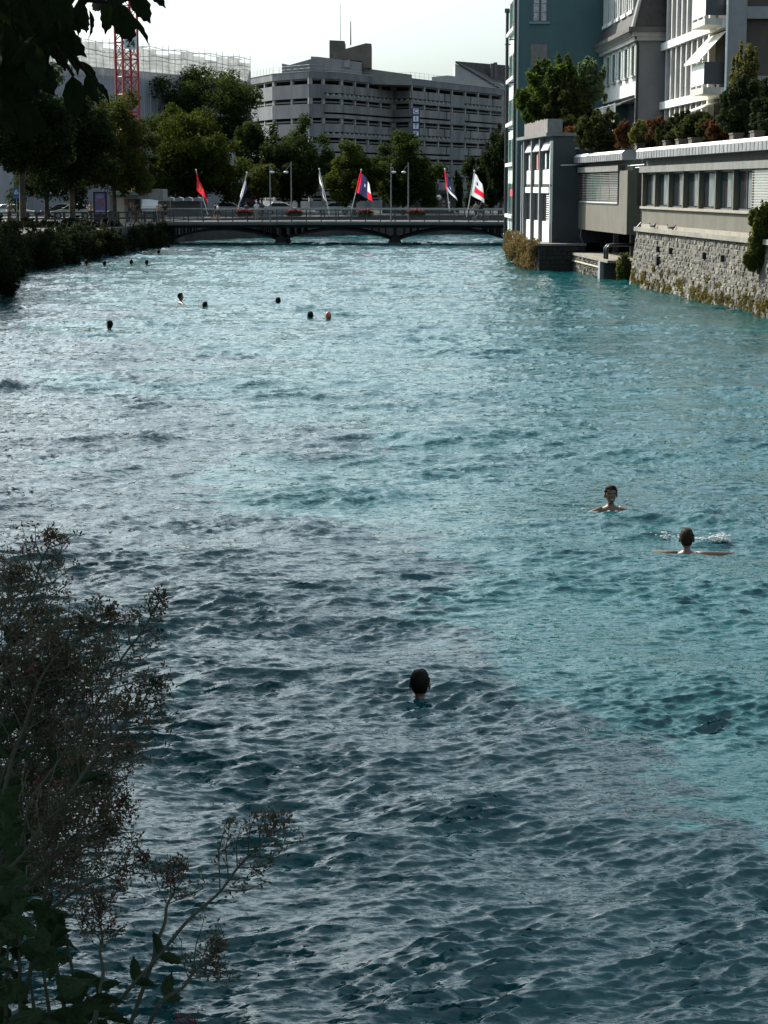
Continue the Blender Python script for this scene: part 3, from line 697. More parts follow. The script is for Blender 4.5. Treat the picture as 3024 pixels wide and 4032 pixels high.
for x in PX:
    for ry in (.35, 3.0, 5.9, 8.5):
        p = MB().hexa([(x - .5, ry - .4, .2), (x + .5, ry - .4, .2), (x + .5, ry + .4, .2), (x - .5, ry + .4, .2)],
                      [(x - .3, ry - .25, .75), (x + .3, ry - .25, .75), (x + .3, ry + .25, .75), (x - .3, ry + .25, .75)]).build('pier', bridge_iron, br)
        MB().box(x - .14, x + .14, ry - .14, ry + .14, .75, 1.6).build('pier_post', bridge_iron, p)
        MB().hexa([(x - 1.1, ry - .9, -1), (x + 1.1, ry - .9, -1), (x + 1.1, ry + .9, -1), (x - 1.1, ry + .9, -1)],
                  [(x - .55, ry - .5, .2), (x + .55, ry - .5, .2), (x + .55, ry + .5, .2), (x - .55, ry + .5, .2)]).build('pier_footing', pier_m, p)
# railings
bwid = (xs[-1] - xs[0]) / NB
infill = MB()
for k in range(13): infill.box(k * bwid / 13 + .03, k * bwid / 13 + .055, -.015, .015, .14, 1.02)
for z_ in (.12, .58): infill.box(0, bwid, -.02, .02, z_, z_ + .03)
infill = infill.mesh('railing_infill', mat('railing_grey', (0.06, 0.065, 0.07), .6))
post = MB().box(-.05, .05, -.06, .06, -.05, 1.06).mesh('railing_post', mat('railing_grey', (0, 0, 0)))
for side_y in (-.05, 9.07):
    for i, x in enumerate(xs):
        put('railing_post', post, br, (x, side_y, 2.05 + dzc(x)))
        if i < NB: tag(put('railing_infill', infill, br, (x, side_y, 2.05 + dzc(x + bwid / 2))))
    h_ = MB()
    for a, b_ in zip(xs[:-1], xs[1:]):
        if side_y < 0 and a < XL + 3.2: continue
        h_.tube([(a, side_y, 3.12 + dzc(a)), (b_, side_y, 3.12 + dzc(b_))], .07, 6)
    h_.build('handrail', mat('handrail_metal', (0.24, 0.24, 0.235), .45, .2, 1), br)
# abutment block on the left
ab_ = thing('bridge_abutment', 'dark stone abutment carrying the bank end of the arch bridge', 'abutment', (XL, 178, 0))
MB().box(-3, -.6, -1.0, 10, -1, 1.7).box(-3, .4, .2, 9, -1, 1.0).build('masonry', pier_m, ab_)
# mooring post at the teal house
mp_ = thing('mooring_post', 'thick wooden mooring post in the water at the bridge end by the teal house', 'post', (xat(1986, 172, 950), 170, 0))
MB().tube([(0, 0, -1), (0, 0, 1.15)], [.28, .24], 10).build('post', mat('wet_wood', (0.05, 0.05, 0.048), .7, .3, 3), mp_)
MB().tube([(0, 0, 1.15), (0, 0, 1.22)], [.25, .2], 10).build('cap', grey_metal, mp_)

# ---------------- left embankment wall, far embankment wall
lw = thing('bank_wall', 'overgrown dark embankment wall along the tree-lined bank', 'wall', (0, 0, 0))
m_ = MB()
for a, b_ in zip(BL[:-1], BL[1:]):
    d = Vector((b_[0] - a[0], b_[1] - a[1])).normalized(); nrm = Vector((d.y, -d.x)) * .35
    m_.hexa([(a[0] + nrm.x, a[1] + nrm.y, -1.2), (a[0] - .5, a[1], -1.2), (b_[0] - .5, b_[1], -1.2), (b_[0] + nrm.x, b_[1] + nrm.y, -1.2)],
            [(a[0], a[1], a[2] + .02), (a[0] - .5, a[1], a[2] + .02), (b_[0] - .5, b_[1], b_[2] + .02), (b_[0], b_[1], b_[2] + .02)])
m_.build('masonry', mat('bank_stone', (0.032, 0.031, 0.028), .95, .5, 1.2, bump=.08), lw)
fw = thing('far_bank_wall', 'low stone river wall seen beneath the bridge arches', 'wall', (0, 0, 0))
m_ = MB()
for a, b_ in zip(BF[:-1], BF[1:]):
    m_.hexa([(a[0], a[1] - .3, -1.2), (b_[0], b_[1] - .3, -1.2), (b_[0], b_[1] + .5, -1.2), (a[0], a[1] + .5, -1.2)],
            [(a[0], a[1], 2.05), (b_[0], b_[1], 2.05), (b_[0], b_[1] + .5, 2.05), (a[0], a[1] + .5, 2.05)])
m_.build('masonry', mat('far_stone', (0.045, 0.043, 0.038), .95, .5, .8), fw)

# ---------------- multi-storey car park
cpk = thing('car_park', 'grey concrete multi-storey car park with open decks and a CITY sign', 'building', (0, 300, 0))
plan = [(940, 334, 326), (1075, 312, 308), (1220, 300, 300), (1275, 302, 301), (1347, 306, 304), (1549, 330, 322), (1616, 327, 320), (1982, 368, 355)]
PT = [Vector((xat(px, Y, 320), Y - 300)) for px, py, Y in plan]
ztop = 22.6; pitch = 2.93
cm = mat('car_park_column', (0.30, 0.30, 0.29), .9, .2, 1)
back = [(p.x, p.y + 25) for p in PT]
MB().prismz([(p.x, p.y + 5.0) for p in PT] + back[::-1], 2, ztop - .4).build('core', dark_void, cpk)
for li in range(8):
    zt = ztop - li * pitch
    MB().prismz([(p.x, p.y + .25) for p in PT] + back[::-1], zt - 1.3 - (.4 if li else 0), zt - 1.06 - (.4 if li else 0)).build('floor_slab', mat('slab_dark', (0.13, .13, .13), .9), cpk)
def wallseg(mb, a, b_, t0, t1, z0, z1, out=0.0, th=.3):
    d = (b_ - a); n_ = Vector((d.y, -d.x)).normalized()
    if n_.y > 0: n_ = -n_
    p, q = a + d * t0, a + d * t1
    P0, Q0 = p + n_ * out, q + n_ * out; P1, Q1 = P0 - n_ * th, Q0 - n_ * th
    mb.hexa([(P0.x, P0.y, z0), (Q0.x, Q0.y, z0), (Q1.x, Q1.y, z0), (P1.x, P1.y, z0)], [(P0.x, P0.y, z1), (Q0.x, Q0.y, z1), (Q1.x, Q1.y, z1), (P1.x, P1.y, z1)])
for si in range(7):
    a, b_ = PT[si], PT[si + 1]; ln = (b_ - a).length
    pm = panel_grey if si in (0, 1, 2) else panel_light
    m_ = MB(); wallseg(m_, a, b_, 0, 1, ztop - 1.06, ztop, .12); m_.build('roof_parapet', panel_grey, cpk)
    m_ = MB(); wallseg(m_, a, b_, 0, 1, ztop + .0, ztop + .06, .2, .45); m_.build('coping', mat('coping_pale', (0.5, .5, .5), .7), cpk)
    ncol = max(1, round(ln / 5.4))
    for li in range(7):
        zb = ztop - 1.06 - .85 - li * pitch             # top of the parapet panel of this deck
        plain = si < 3
        if plain:
            m_ = MB(); wallseg(m_, a, b_, .004, .996, zb - 2.08, zb, .1); m_.build('parapet_panel', pm, cpk)
        else:
            # upper panels, a slit, then a lower beam; every second deck the beam carries teeth and the panels are split
            toothed = (li % 2 == 0)
            if si == 6: cuts = [0, .36, .60, 1.0] if not toothed else [0, .17, .34, .40, .54, .62, .87, 1.0]
            elif si == 4: cuts = [0, 1] if not toothed else [0, .22, .88, 1]
            else: cuts = [0, 1]
            for c0, c1 in zip(cuts[:-1], cuts[1:]):
                m_ = MB(); wallseg(m_, a, b_, c0 + .006, c1 - .006, zb - 1.22, zb, .12); m_.build('parapet_panel', pm, cpk)
            m_ = MB(); wallseg(m_, a, b_, 0, 1, zb - 2.08, zb - 1.5, .14); m_.build('deck_beam', pm, cpk)
            if si == 6:
                m_ = MB(); wallseg(m_, a, b_, .40, .55, zb - 2.0, zb - .1, .18); m_.build('stair_panel', panel_grey, cpk)
            nt_ = max(3, round(ln / 1.7))
            if toothed:
                for q in range(nt_):
                    if si == 6 and .38 < (q + .5) / nt_ < .56: continue
                    m_ = MB(); wallseg(m_, a, b_, (q + .35) / nt_, (q + .65) / nt_, zb - 1.75, zb - 1.32, .2, .4); m_.build('bracket', cm, cpk)
        for q in range(ncol + 1):
            m_ = MB(); t_ = min(max(q / ncol, .012), .988); hw = .22 / ln
            wallseg(m_, a, b_, t_ - hw, t_ + hw, zb - .02, zb + .87, -.02, .4); m_.build('column', cm, cpk)
    # roof railing
    m_ = MB()
    for q in range(max(2, round(ln / 1.8)) + 1):
        t_ = q / max(2, round(ln / 1.8)); p = a + (b_ - a) * t_; m_.box(p.x - .02, p.x + .02, p.y + .4, p.y + .44, ztop, ztop + 1.05)
    for z_ in (.5, 1.0): m_.tube([(a.x, a.y + .43, ztop + z_), (b_.x, b_.y + .43, ztop + z_)], .018, 4)
    m_.build('roof_railing', mat('thin_rail', (0.25, .26, .27), .6), cpk)
# roof structures, each an extruded outline with its own depth
def outline(name, pts, Y, depth, mtl, parent, y0=0):
    P_ = [at(px, py, Y) for px, py in pts]
    return MB().prism([(p.x, p.z) for p in P_], Y - 300 + y0, Y - 300 + depth).build(name, mtl, parent)
pent = mat('penthouse_wall', (0.24, 0.24, 0.245), .85, .2, .4)
outline('penthouse', [(1110, 330), (1110, 250), (1140, 256), (1224, 232), (1224, 222), (1258, 224), (1424, 245), (1424, 330)], 312, 12, pent, cpk)
outline('penthouse', [(1424, 330), (1424, 262), (1460, 272), (1622, 294), (1622, 335)], 314, 12, mat('penthouse_brown', (0.22, .215, .2), .85, .2, .5), cpk)
outline('stair_tower', [(1297, 240), (1297, 158), (1357, 161), (1357, 240)], 313.5, 9, mat('tower_brown', (0.11, 0.10, 0.085), .9, .3, .5), cpk)
outline('plant_room', [(1310, 232), (1310, 206), (1440, 170), (1463, 172), (1463, 268), (1424, 268), (1424, 240)], 313, 10, mat('plant_brown', (0.15, 0.13, 0.105), .9, .3, .5), cpk)
for (px0, px1, py0, py1) in ((1190, 1256, 276, 302), (1260, 1290, 278, 303), (1320, 1350, 284, 303)):
    a = at(px0, py1, 311.9); b_ = at(px1, py0, 311.9)
    MB().box(a.x, b_.x, 11.85, 12.1, a.z, b_.z).build('window', glass, cpk)
for (px, py0, py1, r_) in ((1341, 12, 158, .05), (1381, 84, 178, .12)):
    a, b_ = at(px, py1, 316), at(px, py0, 316)
    MB().tube([(a.x, 16, a.z), (b_.x, 16, b_.z)], [r_, r_ * .6], 6).build('antenna', dark_metal, cpk)
a = at(1356, 265, 311.6); MB().box(a.x, a.x + .9, 11.3, 12, a.z, a.z + 1.1).build('air_conditioner', grey_metal, cpk)
def text_mesh(name, fc):
    tmp = bpy.data.objects.new(name, fc); COL.objects.link(tmp); bpy.context.view_layer.update()
    me = bpy.data.meshes.new_from_object(tmp.evaluated_get(bpy.context.evaluated_depsgraph_get()))
    bpy.data.objects.remove(tmp); return put(name, me)
# CITY sign, one box per letter
blue = mat('sign_blue', (0.02, 0.05, 0.16), .5); wsign = mat('sign_white', (0.85, .87, .9), .5)
d7 = (PT[7] - PT[6]); 
for i, ch in enumerate('CITY'):
    Yb = 319.0
    c = at(1638, 438 + i * 29.5, Yb)
    bx = MB().box(-.62, .62, -.12, .12, -.58, .58).build('sign_box', blue, cpk, loc=(c.x, Yb - 300, c.z))
    MB().box(-.45, .40, -.135, -.121, -.43, .43).build('sign_face', wsign, bx)
    fc = bpy.data.curves.new('letter', 'FONT'); fc.body = ch; fc.size = .95; fc.align_x = 'CENTER'; fc.align_y = 'CENTER'; fc.extrude = .012; fc.offset = .015
    fc.materials.append(blue)
    lo = text_mesh('letter', fc); lo.parent = bx; lo.location = (-.02, -.15, 0); lo.rotation_euler = (R(90), 0, 0)

# ---------------- gabled house behind the car park
gb = thing('gabled_house', 'pale house with a dark sloping roof, chimneys and skylight behind the car park', 'building', (0, 372, 0))
outline_y = 372
P_ = [at(px, py, 372) for px, py in ((1700, 380), (1700, 303), (1760, 297), (1792, 300), (1792, 250), (1806, 256), (1880, 298), (1985, 362), (1985, 420), (1985, 700), (1700, 700))]
MB().prism([(p.x, max(2, p.z)) for p in P_], 0, 12).build('wall', mat('house_pale', (0.36, .36, .355), .9, .15, .4), gb)
q = [at(1793, 248, 371.8), at(1990, 366, 371.8), at(2080, 372, 386), at(2040, 268, 386)]
q = [(p.x, p.y - 372, p.z) for p in q]
MB().hexa(q, [(x, y, z_ + .35) for x, y, z_ in q]).build('roof', roof_dark, gb)
q2 = [at(1880, 352, 395), at(2060, 330, 395)]
MB().box(xat(1900, 388), xat(2080, 388), 16, 24, 2, zat(300, 388)).build('rear_wing', roof_dark, gb)
for px, h0 in ((1938, 250), (1950, 246)):
    a = at(px, 295, 378); b_ = at(px, h0, 378); MB().box(a.x - .35, a.x + .35, 5.6, 6.4, a.z - 1, b_.z).build('chimney', mat('chimney', (0.13, .12, .115), .9), gb)
a = at(1952, 330, 376.5); MB().hexa([(a.x - 1.6, 3.2, a.z + .1), (a.x + .6, 3.2, a.z - .9), (a.x + 1.6, 4.6, a.z - .5), (a.x - .6, 4.6, a.z + .5)], [(a.x - 1.6, 3.1, a.z + .3), (a.x + .6, 3.1, a.z - .7), (a.x + 1.6, 4.5, a.z - .3), (a.x - .6, 4.5, a.z + .7)]).build('skylight', mat('skylight', (0.5, .55, .6), .2), gb)

# ---------------- building wrapped in scaffold sheeting
sb = thing('wrapped_building', 'long building under renovation wrapped in pale scaffold netting', 'building', (0, 0, 0))
A = Vector((xat(60, 222, 400), 222)); B = Vector((xat(986, 268, 400), 268)); dirv = (B - A); Ls = dirv.length
sb.location = (A.x, A.y, 0); sb.rotation_euler = (0, 0, math.atan2(dirv.y, dirv.x))
hz = lambda f: zat(118 + (205 - 118) * f, 222 + 46 * f)
Hn = zat(205, 268); Hb = Hn - 3.0
net = mat('scaffold_net', (0.30, 0.32, 0.35), .9, .22, .25, streak=(1, 1, .4))
netw = mat('scaffold_sheet', (0.66, 0.66, 0.64), .8, .3, .5, trans=.45, alpha=.8)
MB().box(.3, Ls - .3, .8, 22, 2, Hb - 1.2).build('core', mat('core_grey', (0.28, .29, .31), .9, .2, .3), sb)
npan = 18
for k in range(npan):
    x0, x1 = k * Ls / npan, (k + 1) * Ls / npan
    MB().box(x0 + .03, x1 - .03, 0, .06, 2.2, Hb - 2.2).build('net_panel', net, sb)
    MB().box(x0 + .03, x1 - .03, 0, .05, Hb - 2.2, Hb - 1.0).build('net_panel', mat('scaffold_net_mid', (0.42, .42, .42), .9, .25, .4, trans=.35), sb)
    MB().box(x0 + .03, x1 - .03, 0, .04, Hb - .95, Hb + 1.7 + .35 * math.sin(k * 1.7)).build('sheet_panel', netw, sb)
MB().box(Ls - .06, Ls, 0, 12, 2.2, Hb + .6).build('net_panel', net, sb)
MB().box(0, Ls, -.06, 0, Hb - 1.0, Hb - .9).build('ledger', mat('ledger', (0.45, .45, .45), .6), sb)
sca = mat('scaffold_tube', (0.42, .43, .44), .5)
for k in range(npan * 2 + 1):
    x0 = k * Ls / npan / 2
    MB().tube([(x0, -.03, 2), (x0, -.03, Hn - .55 + .2 * math.sin(k * 2.1))], .045, 4).build('standard', sca, sb)
for row, z_ in enumerate((Hb + .5, Hb + 1.0, Hb + 2.1)):
    m_ = MB()
    for yy in (-.05, 1.2, 9.0): m_.tube([(x, yy, z_ + .12 * math.sin(x * .9 + row)) for x in np.linspace(0, Ls, 30)], .04, 4)
    m_.build('guard_rail', sca, sb)
for (f, w_, zz, h_) in ((.82, 2.6, 12.0, 2.6), (.72, 1.6, 17.6, 1.2)):
    MB().box(Ls * f, Ls * f + w_, -.1, .02, zz, zz + h_).build('net_opening', mat('opening_dark', (0.10, .105, .11), .9), sb)

# ---------------- red tower crane mast
cr = thing('tower_crane', 'red lattice mast of a tower crane with a number board', 'crane', (xat(502, 205, 400), 205, 2), R(33))
red = mat('crane_red', (0.30, 0.016, 0.022), .55, .25, 1.0)
hw = .86; sec = 1.78
for sx in (-1, 1):
    for sy in (-1, 1):
        MB().box(sx * hw - .1, sx * hw + .1, sy * hw - .1, sy * hw + .1, 0, 48).build('chord', red, cr)
secm = MB(); cs = [(-hw, -hw), (hw, -hw), (hw, hw), (-hw, hw)]
for i in range(4):
    a, b_ = cs[i], cs[(i + 1) % 4]
    secm.tube([(*a, 0), (*b_, 0)], .055, 4).tube([(*a, 0.12), (*b_, sec - .1)], .05, 4).tube([(*b_, 0.12), (*a, sec - .1)], .05, 4)
secm = secm.mesh('bracing', red)
k = 0
while k * sec < 46: put('bracing', secm, cr, (0, 0, .2 + k * sec)); k += 1
ldm = MB().box(-.22, -.18, -.02, .02, 0, 46).box(.18, .22, -.02, .02, 0, 46)
for q in range(150): ldm.box(-.2, .2, -.015, .015, q * .3, q * .3 + .03)
ldm.build('ladder', red, cr, loc=(-.2, .3, 0))
bd_z = zat(172, 205) - 2
bd = MB().box(-.72, .72, -hw - .16, -hw - .12, bd_z - .6, bd_z + 1.0).build('number_board', mat('board_pale', (0.5, .55, .58), .6), cr)
fc = bpy.data.curves.new('numeral', 'FONT'); fc.body = '24'; fc.size = 1.0; fc.align_x = 'CENTER'; fc.extrude = .01; fc.offset = .03; fc.materials.append(dark_metal)
lo = text_mesh('numeral', fc); lo.parent = bd; lo.location = (0, -hw - .18, bd_z - .4); lo.rotation_euler = (R(90), 0, 0)

# ================================================================== TREES
def leaf_cloud(rng, centers, radii, n, size, flat=.55):
    c = np.asarray(centers); r = np.asarray(radii)
    wgt = (r[:, 0] * r[:, 1] + r[:, 0] * r[:, 2]); k = rng.choice(len(c), n, p=wgt / wgt.sum())
    d = rng.standard_normal((n, 3)); d /= np.linalg.norm(d, axis=1)[:, None]
    rad = rng.random(n) ** .42
    P = c[k] + d * r[k] * rad[:, None]
    N = d * .8 + rng.standard_normal((n, 3)) * .7 + np.array([0, 0, flat]); N /= np.linalg.norm(N, axis=1)[:, None]
    T = np.cross(N, rng.standard_normal((n, 3))); T /= np.linalg.norm(T, axis=1)[:, None]
    Bv = np.cross(N, T)
    s = size * rng.uniform(.6, 1.4, n)[:, None]
    V = np.stack([P - T * s, P + Bv * s * .55 + N * s * .12, P + T * s * 1.05, P - Bv * s * .55 + N * s * .12], 1).reshape(-1, 3)
    F = np.arange(n * 4).reshape(-1, 4)
    return V, F
LG = [leafmat('leaf_lime', (0.045, 0.056, 0.009), (0.012, 0.019, 0.005), .4, .7),
      leafmat('leaf_mid', (0.032, 0.046, 0.012), (0.011, 0.019, 0.006), .4, .7),
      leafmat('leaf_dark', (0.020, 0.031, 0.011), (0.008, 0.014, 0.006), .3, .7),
      leafmat('leaf_yellow', (0.055, 0.062, 0.016), (0.018, 0.022, 0.007), .4, .8)]
def crown_parts(rng, ctr, rx, ry, rz, nclump, squash=.8):
    cs, rr = [], []
    for i in range(nclump):
        d = rng.standard_normal(3); d /= np.linalg.norm(d); f = rng.uniform(.45, 1.0)
        if d[2] < -.75: d[2] *= .7
        cs.append(np.array(ctr) + d * np.array([rx, ry, rz]) * f); q = rng.uniform(.13, .32) * (1.15 - .35 * f) * 1.1
        rr.append((rx * q, ry * q, rz * q * squash))
    cs.append(np.array(ctr)); rr.append((rx * .72, ry * .72, rz * .72))
    return cs, rr
def tree(name, label, base, ctr, r3, leafm, n, size, seed, nclump=50, group=None, cone=False, tr=.22):
    rng = np.random.default_rng(seed)
    o = thing(name, label, 'tree', base, 0, group)
    b_ = Vector(base); c_ = Vector(ctr) - b_
    t = MB()
    top = Vector((c_.x, c_.y, c_.z + r3[2] * .4)); mid = Vector((c_.x * .4, c_.y * .4, max(.5, c_.z - r3[2] * .75)))
    t.tube([(0, 0, -.2), (0, 0, .4), mid, (c_ + mid) / 2, top], [tr * 1.35, tr, tr * .8, tr * .6, tr * .15], 8)
    for k in range(7):
        a = k * 2.4; t.tube([mid.lerp(top, .1 + .09 * k), c_ + Vector((math.cos(a) * r3[0] * .55, math.sin(a) * r3[1] * .55, r3[2] * rng.uniform(-.3, .5)))], [tr * .4, tr * .08], 5)
    t.build('trunk', bark, o)
    if cone:
        cs, rr = [], []
        for k in range(nclump):
            f = rng.random() ** .8; a = rng.random() * 6.28; w = (1 - f) * .85 + .06
            cs.append((c_.x + math.cos(a) * r3[0] * w * .75, c_.y + math.sin(a) * r3[1] * w * .75, c_.z - r3[2] + f * 2 * r3[2])); q = .18 + .16 * (1 - f)
            rr.append((r3[0] * q, r3[1] * q, r3[2] * q * .55))
    else: cs, rr = crown_parts(rng, c_, *r3, nclump)
    V, F = leaf_cloud(rng, cs, rr, n, size)
    put('crown', np_mesh('crown', V, F, leafm), o)
    return o
def ptree(name, label, px, py0, py1, pw, Y, leafm, n, size, seed, zb=2.0, **kw):
    # crown from picture rows py0 (top) to py1 (bottom), picture width pw, standing at depth Y
    py1 = py1 + (py1 - py0) * .16; n = int(n * 2.1); size *= .66; pw *= 1.1
    a, b_ = at(px, py0, Y), at(px, py1, Y); w = pw / 2 * Y / FPX; zc_ = (a.z + b_.z) / 2
    return tree(name, label, (a.x, Y, zb), (a.x, Y, zc_), (w, w * kw.pop('dep', 1.0), (a.z - b_.z) / 2), leafm, n, size, seed, **kw)
G1 = 'trees on the far bank behind the bridge'
ptree('broad_tree', 'big round dark broadleaf tree with sunlit top beside the crane, behind the red flag', 740, 415, 800, 400, 222, [LG[0]], 15000, .26, 11, nclump=70, group=G1)
ptree('tall_tree', 'tallest tree rising against the wrapped building behind the round tree', 800, 245, 640, 440, 250, [LG[1]], 14000, .28, 12, nclump=70, group=G1)
ptree('conical_tree', 'slim pointed tree at the angled end of the car park front', 1012, 415, 800, 170, 236, [LG[1]], 7000, .24, 13, group=G1, cone=False, nclump=26)
ptree('broad_tree', 'dark bushy tree in front of the car park, between two lamp posts', 1175, 455, 790, 250, 232, [LG[1]], 9500, .25, 14, group=G1)
ptree('young_tree', 'small light green street tree behind the leaning furled flag', 1030, 615, 780, 150, 214, [LG[3]], 3600, .20, 15, group=G1, nclump=20, tr=.09)
ptree('broad_tree', 'bright green leafy tree standing right behind the navy flag', 1395, 560, 800, 230, 222, [LG[0]], 8000, .24, 16, group=G1)
ptree('broad_tree', 'wide green tree standing below the CITY sign', 1588, 512, 810, 280, 228, [LG[1]], 11000, .25, 17, group=G1)
ptree('broad_tree', 'dark tree standing against the river corner of the teal house', 1975, 470, 800, 140, 236, [LG[2]], 5500, .25, 18, group=G1)
ptree('broad_tree', 'dark green tree at the foot of the car park between the two cypresses', 1895, 590, 820, 150, 240, [LG[2]], 5500, .25, 19, group=G1)
ptree('cypress', 'slim dark columnar cypress in front of the car park', 1806, 650, 830, 46, 233, [LG[2]], 2600, .17, 20, nclump=20, tr=.1)
ptree('cypress', 'short dark columnar cypress near the white and red flag', 1932, 715, 830, 44, 231, [LG[2]], 2000, .17, 21, nclump=20, tr=.1)
ptree('broad_tree', 'dark pointed treetop showing against the wrapped building beside the crane mast', 412, 262, 700, 130, 240, [LG[2]], 5500, .25, 22, group=G1)
# left bank trees in view
G2 = 'trees on the shaded bank'
ptree('plane_tree', 'leafy bank tree whose sunlit edge reaches the crane mast', 440, 350, 770, 330, 186, [LG[3]], 11000, .23, 23, group=G2, nclump=64)
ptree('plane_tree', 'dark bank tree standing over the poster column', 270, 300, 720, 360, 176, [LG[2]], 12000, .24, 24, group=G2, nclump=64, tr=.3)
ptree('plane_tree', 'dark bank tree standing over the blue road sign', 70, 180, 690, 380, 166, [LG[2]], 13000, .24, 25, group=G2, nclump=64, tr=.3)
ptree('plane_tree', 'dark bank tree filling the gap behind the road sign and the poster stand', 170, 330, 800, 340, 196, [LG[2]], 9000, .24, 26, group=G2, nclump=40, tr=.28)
ptree('plane_tree', 'low dark tree behind the kiosk', 520, 520, 800, 210, 214, [LG[2]], 5000, .24, 27, group=G2, nclump=30)
# bank trees beside the picture whose shade falls on the river
for i, (Y, hgt) in enumerate(((132, 16), (112, 16.5), (92, 16), (73, 16.5), (54, 16), (38, 15.5), (26, 15.5), (19, 14.5))):
    X_ = -.200 * Y - (5.9 if Y > 20 else 5.0)
    tree('plane_tree', 'plane tree on the river bank, one of the row shading the water', (X_, Y, 2.4), (X_, Y, hgt * .62), (5.2, 6.5, hgt * .42), [LG[2]], 6500, .33, 40 + i, group='row of plane trees shading the river', tr=.3)
# ================================================================== FLAGS, LAMPS, BASKETS
bar_m = mat('flag_pole', (0.62, 0.63, 0.62), .4)
FL = {'red': mat('flag_red', (0.80, 0.02, 0.045), .8, trans=.6), 'white': mat('flag_white', (0.74, 0.74, 0.76), .8, trans=.45),
      'navy': mat('flag_navy', (0.035, 0.035, 0.10), .8, trans=.45), 'gold': mat('flag_gold', (0.5, 0.33, .05), .8, trans=.45)}
FK = ['red', 'white', 'navy', 'gold']
def flag(label, base, top, Y, hang, paint, seed, cat='flag'):
    # base/top: picture points of the pole; hang: (hoist, fly width, drop) of the limp cloth in metres
    B_ = at(*base, Y); T_ = at(*top, Y); B_.z = max(B_.z, 2.9)
    o = thing('flag', label, cat, B_, 0, 'flags along the bridge railing')
    d = T_ - B_
    MB().tube([(0, 0, -.4), d], [.045, .035], 7).build('pole', bar_m, o)
    MB().ball(d + Vector((0, 0, .06)), .09, 8, 5).build('finial', bar_m, o)
    hoist, fw, drop, sgn = hang; free = .85 if T_.x < B_.x else .0; r_ = random.Random(seed)
    nu, nv = 14, 18; m_ = MB(); vs = []
    un = (d.normalized())
    for i in range(nu + 1):
        u_ = i / nu
        for j in range(nv + 1):
            v_ = j / nv
            p = d - (un * (1 - free) + Vector((0, 0, 1)) * free) * (.1 + hoist * u_)
            fold = math.sin(v_ * 9 + u_ * 2.2 + seed) * .10 * (v_ ** .6) * (.4 + .6 * u_)
            p = p + Vector((sgn * fw * v_ * (.55 + .45 * u_) + .05 * math.sin(v_ * 7 + seed + u_ * 3), fold - .05, -drop * v_ ** 1.1 * (1 - .25 * u_)))
            vs.append(p)
    fs = []; mi = []
    for i in range(nu):
        for j in range(nv):
            fs.append((i * (nv + 1) + j, i * (nv + 1) + j + 1, (i + 1) * (nv + 1) + j + 1, (i + 1) * (nv + 1) + j)); mi.append(FK.index(paint((i + .5) / nu, (j + .5) / nv)))
    m_.v = [tuple(v) for v in vs]; m_.f = fs; m_.m = mi
    m_.build('cloth', [FL[k] for k in FK], o, smooth=True)
    return o
def p_red(u, v): return 'gold' if (u - .5) ** 2 + (v - .45) ** 2 < .02 else 'red'
def p_white(u, v): return 'navy' if .25 < u < .4 and .3 < v < .5 else ('red' if .7 < u < .85 and v > .25 else 'white')
def p_furl(u, v): return 'navy' if v > .5 else 'white'
def p_navy(u, v):
    if v < .16: return 'red'
    if v > .80: return 'white' if u < .6 else 'red'
    return 'white' if (u - .45) ** 2 + (v - .5) ** 2 < .006 else 'navy'
def p_navy2(u, v):
    if v < .14: return 'red'
    if u > .8: return 'white'
    return 'white' if (u - .5) ** 2 + (v - .6) ** 2 < .004 else 'navy'
def p_wr(u, v):
    if .5 < u < .78 and v > .3: return 'red'
    return 'navy' if .2 < u < .38 and .4 < v < .62 else 'white'
flag('plain red flag hanging limp from a pole leaning over the railing', (818, 830), (772, 672), 179, (1.7, 1.05, 1.5, 1), p_red, 1)
flag('furled white and navy flag wrapped along its leaning pole', (930, 832), (972, 682), 178.4, (2.0, .1, 1.5, -1), p_furl, 2)
flag('white flag hanging limp and narrow from a pole behind the railing', (1298, 830), (1257, 668), 186, (1.2, .6, 2.3, 1), p_white, 3)
flag('navy flag with red hoist and white corner on a leaning white pole', (1378, 834), (1422, 672), 178.4, (1.9, 1.5, 1.1, 1), p_navy, 4)
flag('navy flag with a red top hanging limp near the cyclist', (1770, 815), (1752, 668), 186, (1.7, 1.15, 1.5, 1), p_navy2, 5)
flag('white flag with a red stripe flying from a leaning white pole beside the cyclist', (1838, 842), (1868, 676), 178.4, (2.0, 1.3, 1.0, 1), p_wr, 6)
lmp = mat('lamp_pole', (0.16, .165, .17), .5); lhead = mat('lamp_head', (0.6, .62, .62), .35)
for i, (px, pt, Y, hx, lab) in enumerate(((1063, 650, 178.35, 8, 'slim street lamp before the furled flag, short head close to its pole'), (1146, 636, 186.6, -20, 'taller street lamp without flower basket, its arm reaching over the bridge by the furled flag'),
                                          (1540, 645, 178.35, 10, 'slim street lamp with a short head between the navy flag and the CITY sign'), (1608, 640, 186.6, -18, 'street lamp with a reaching arm standing below the CITY sign'))):
    T_ = at(px, pt, Y); zb = 2.05
    o = thing('street_lamp', lab, 'street lamp', (T_.x, Y, zb), 0, 'street lamps on the bridge')
    h_ = T_.z - zb; MB().tube([(0, 0, 0), (0, 0, h_)], [.075, .045], 7).build('pole', lmp, o)
    w_ = hx * Y / FPX; zl = zat(678, Y) - zb
    MB().tube([(0, 0, h_ - .15 if abs(hx) > 12 else zl + .35), (w_ * .6, 0, zl + .45), (w_, 0, zl + .15)], .03, 5).build('arm', lmp, o)
    MB().ball((w_, 0, zl), (.24, .2, .11), 10, 5).build('lamp_head', lhead, o, smooth=True)
fol = leafmat('basket_leaf', (0.04, .06, .02), (.02, .03, .012), .3); bloom = mat('geranium', (0.30, 0.02, 0.035), .7, trans=.3)
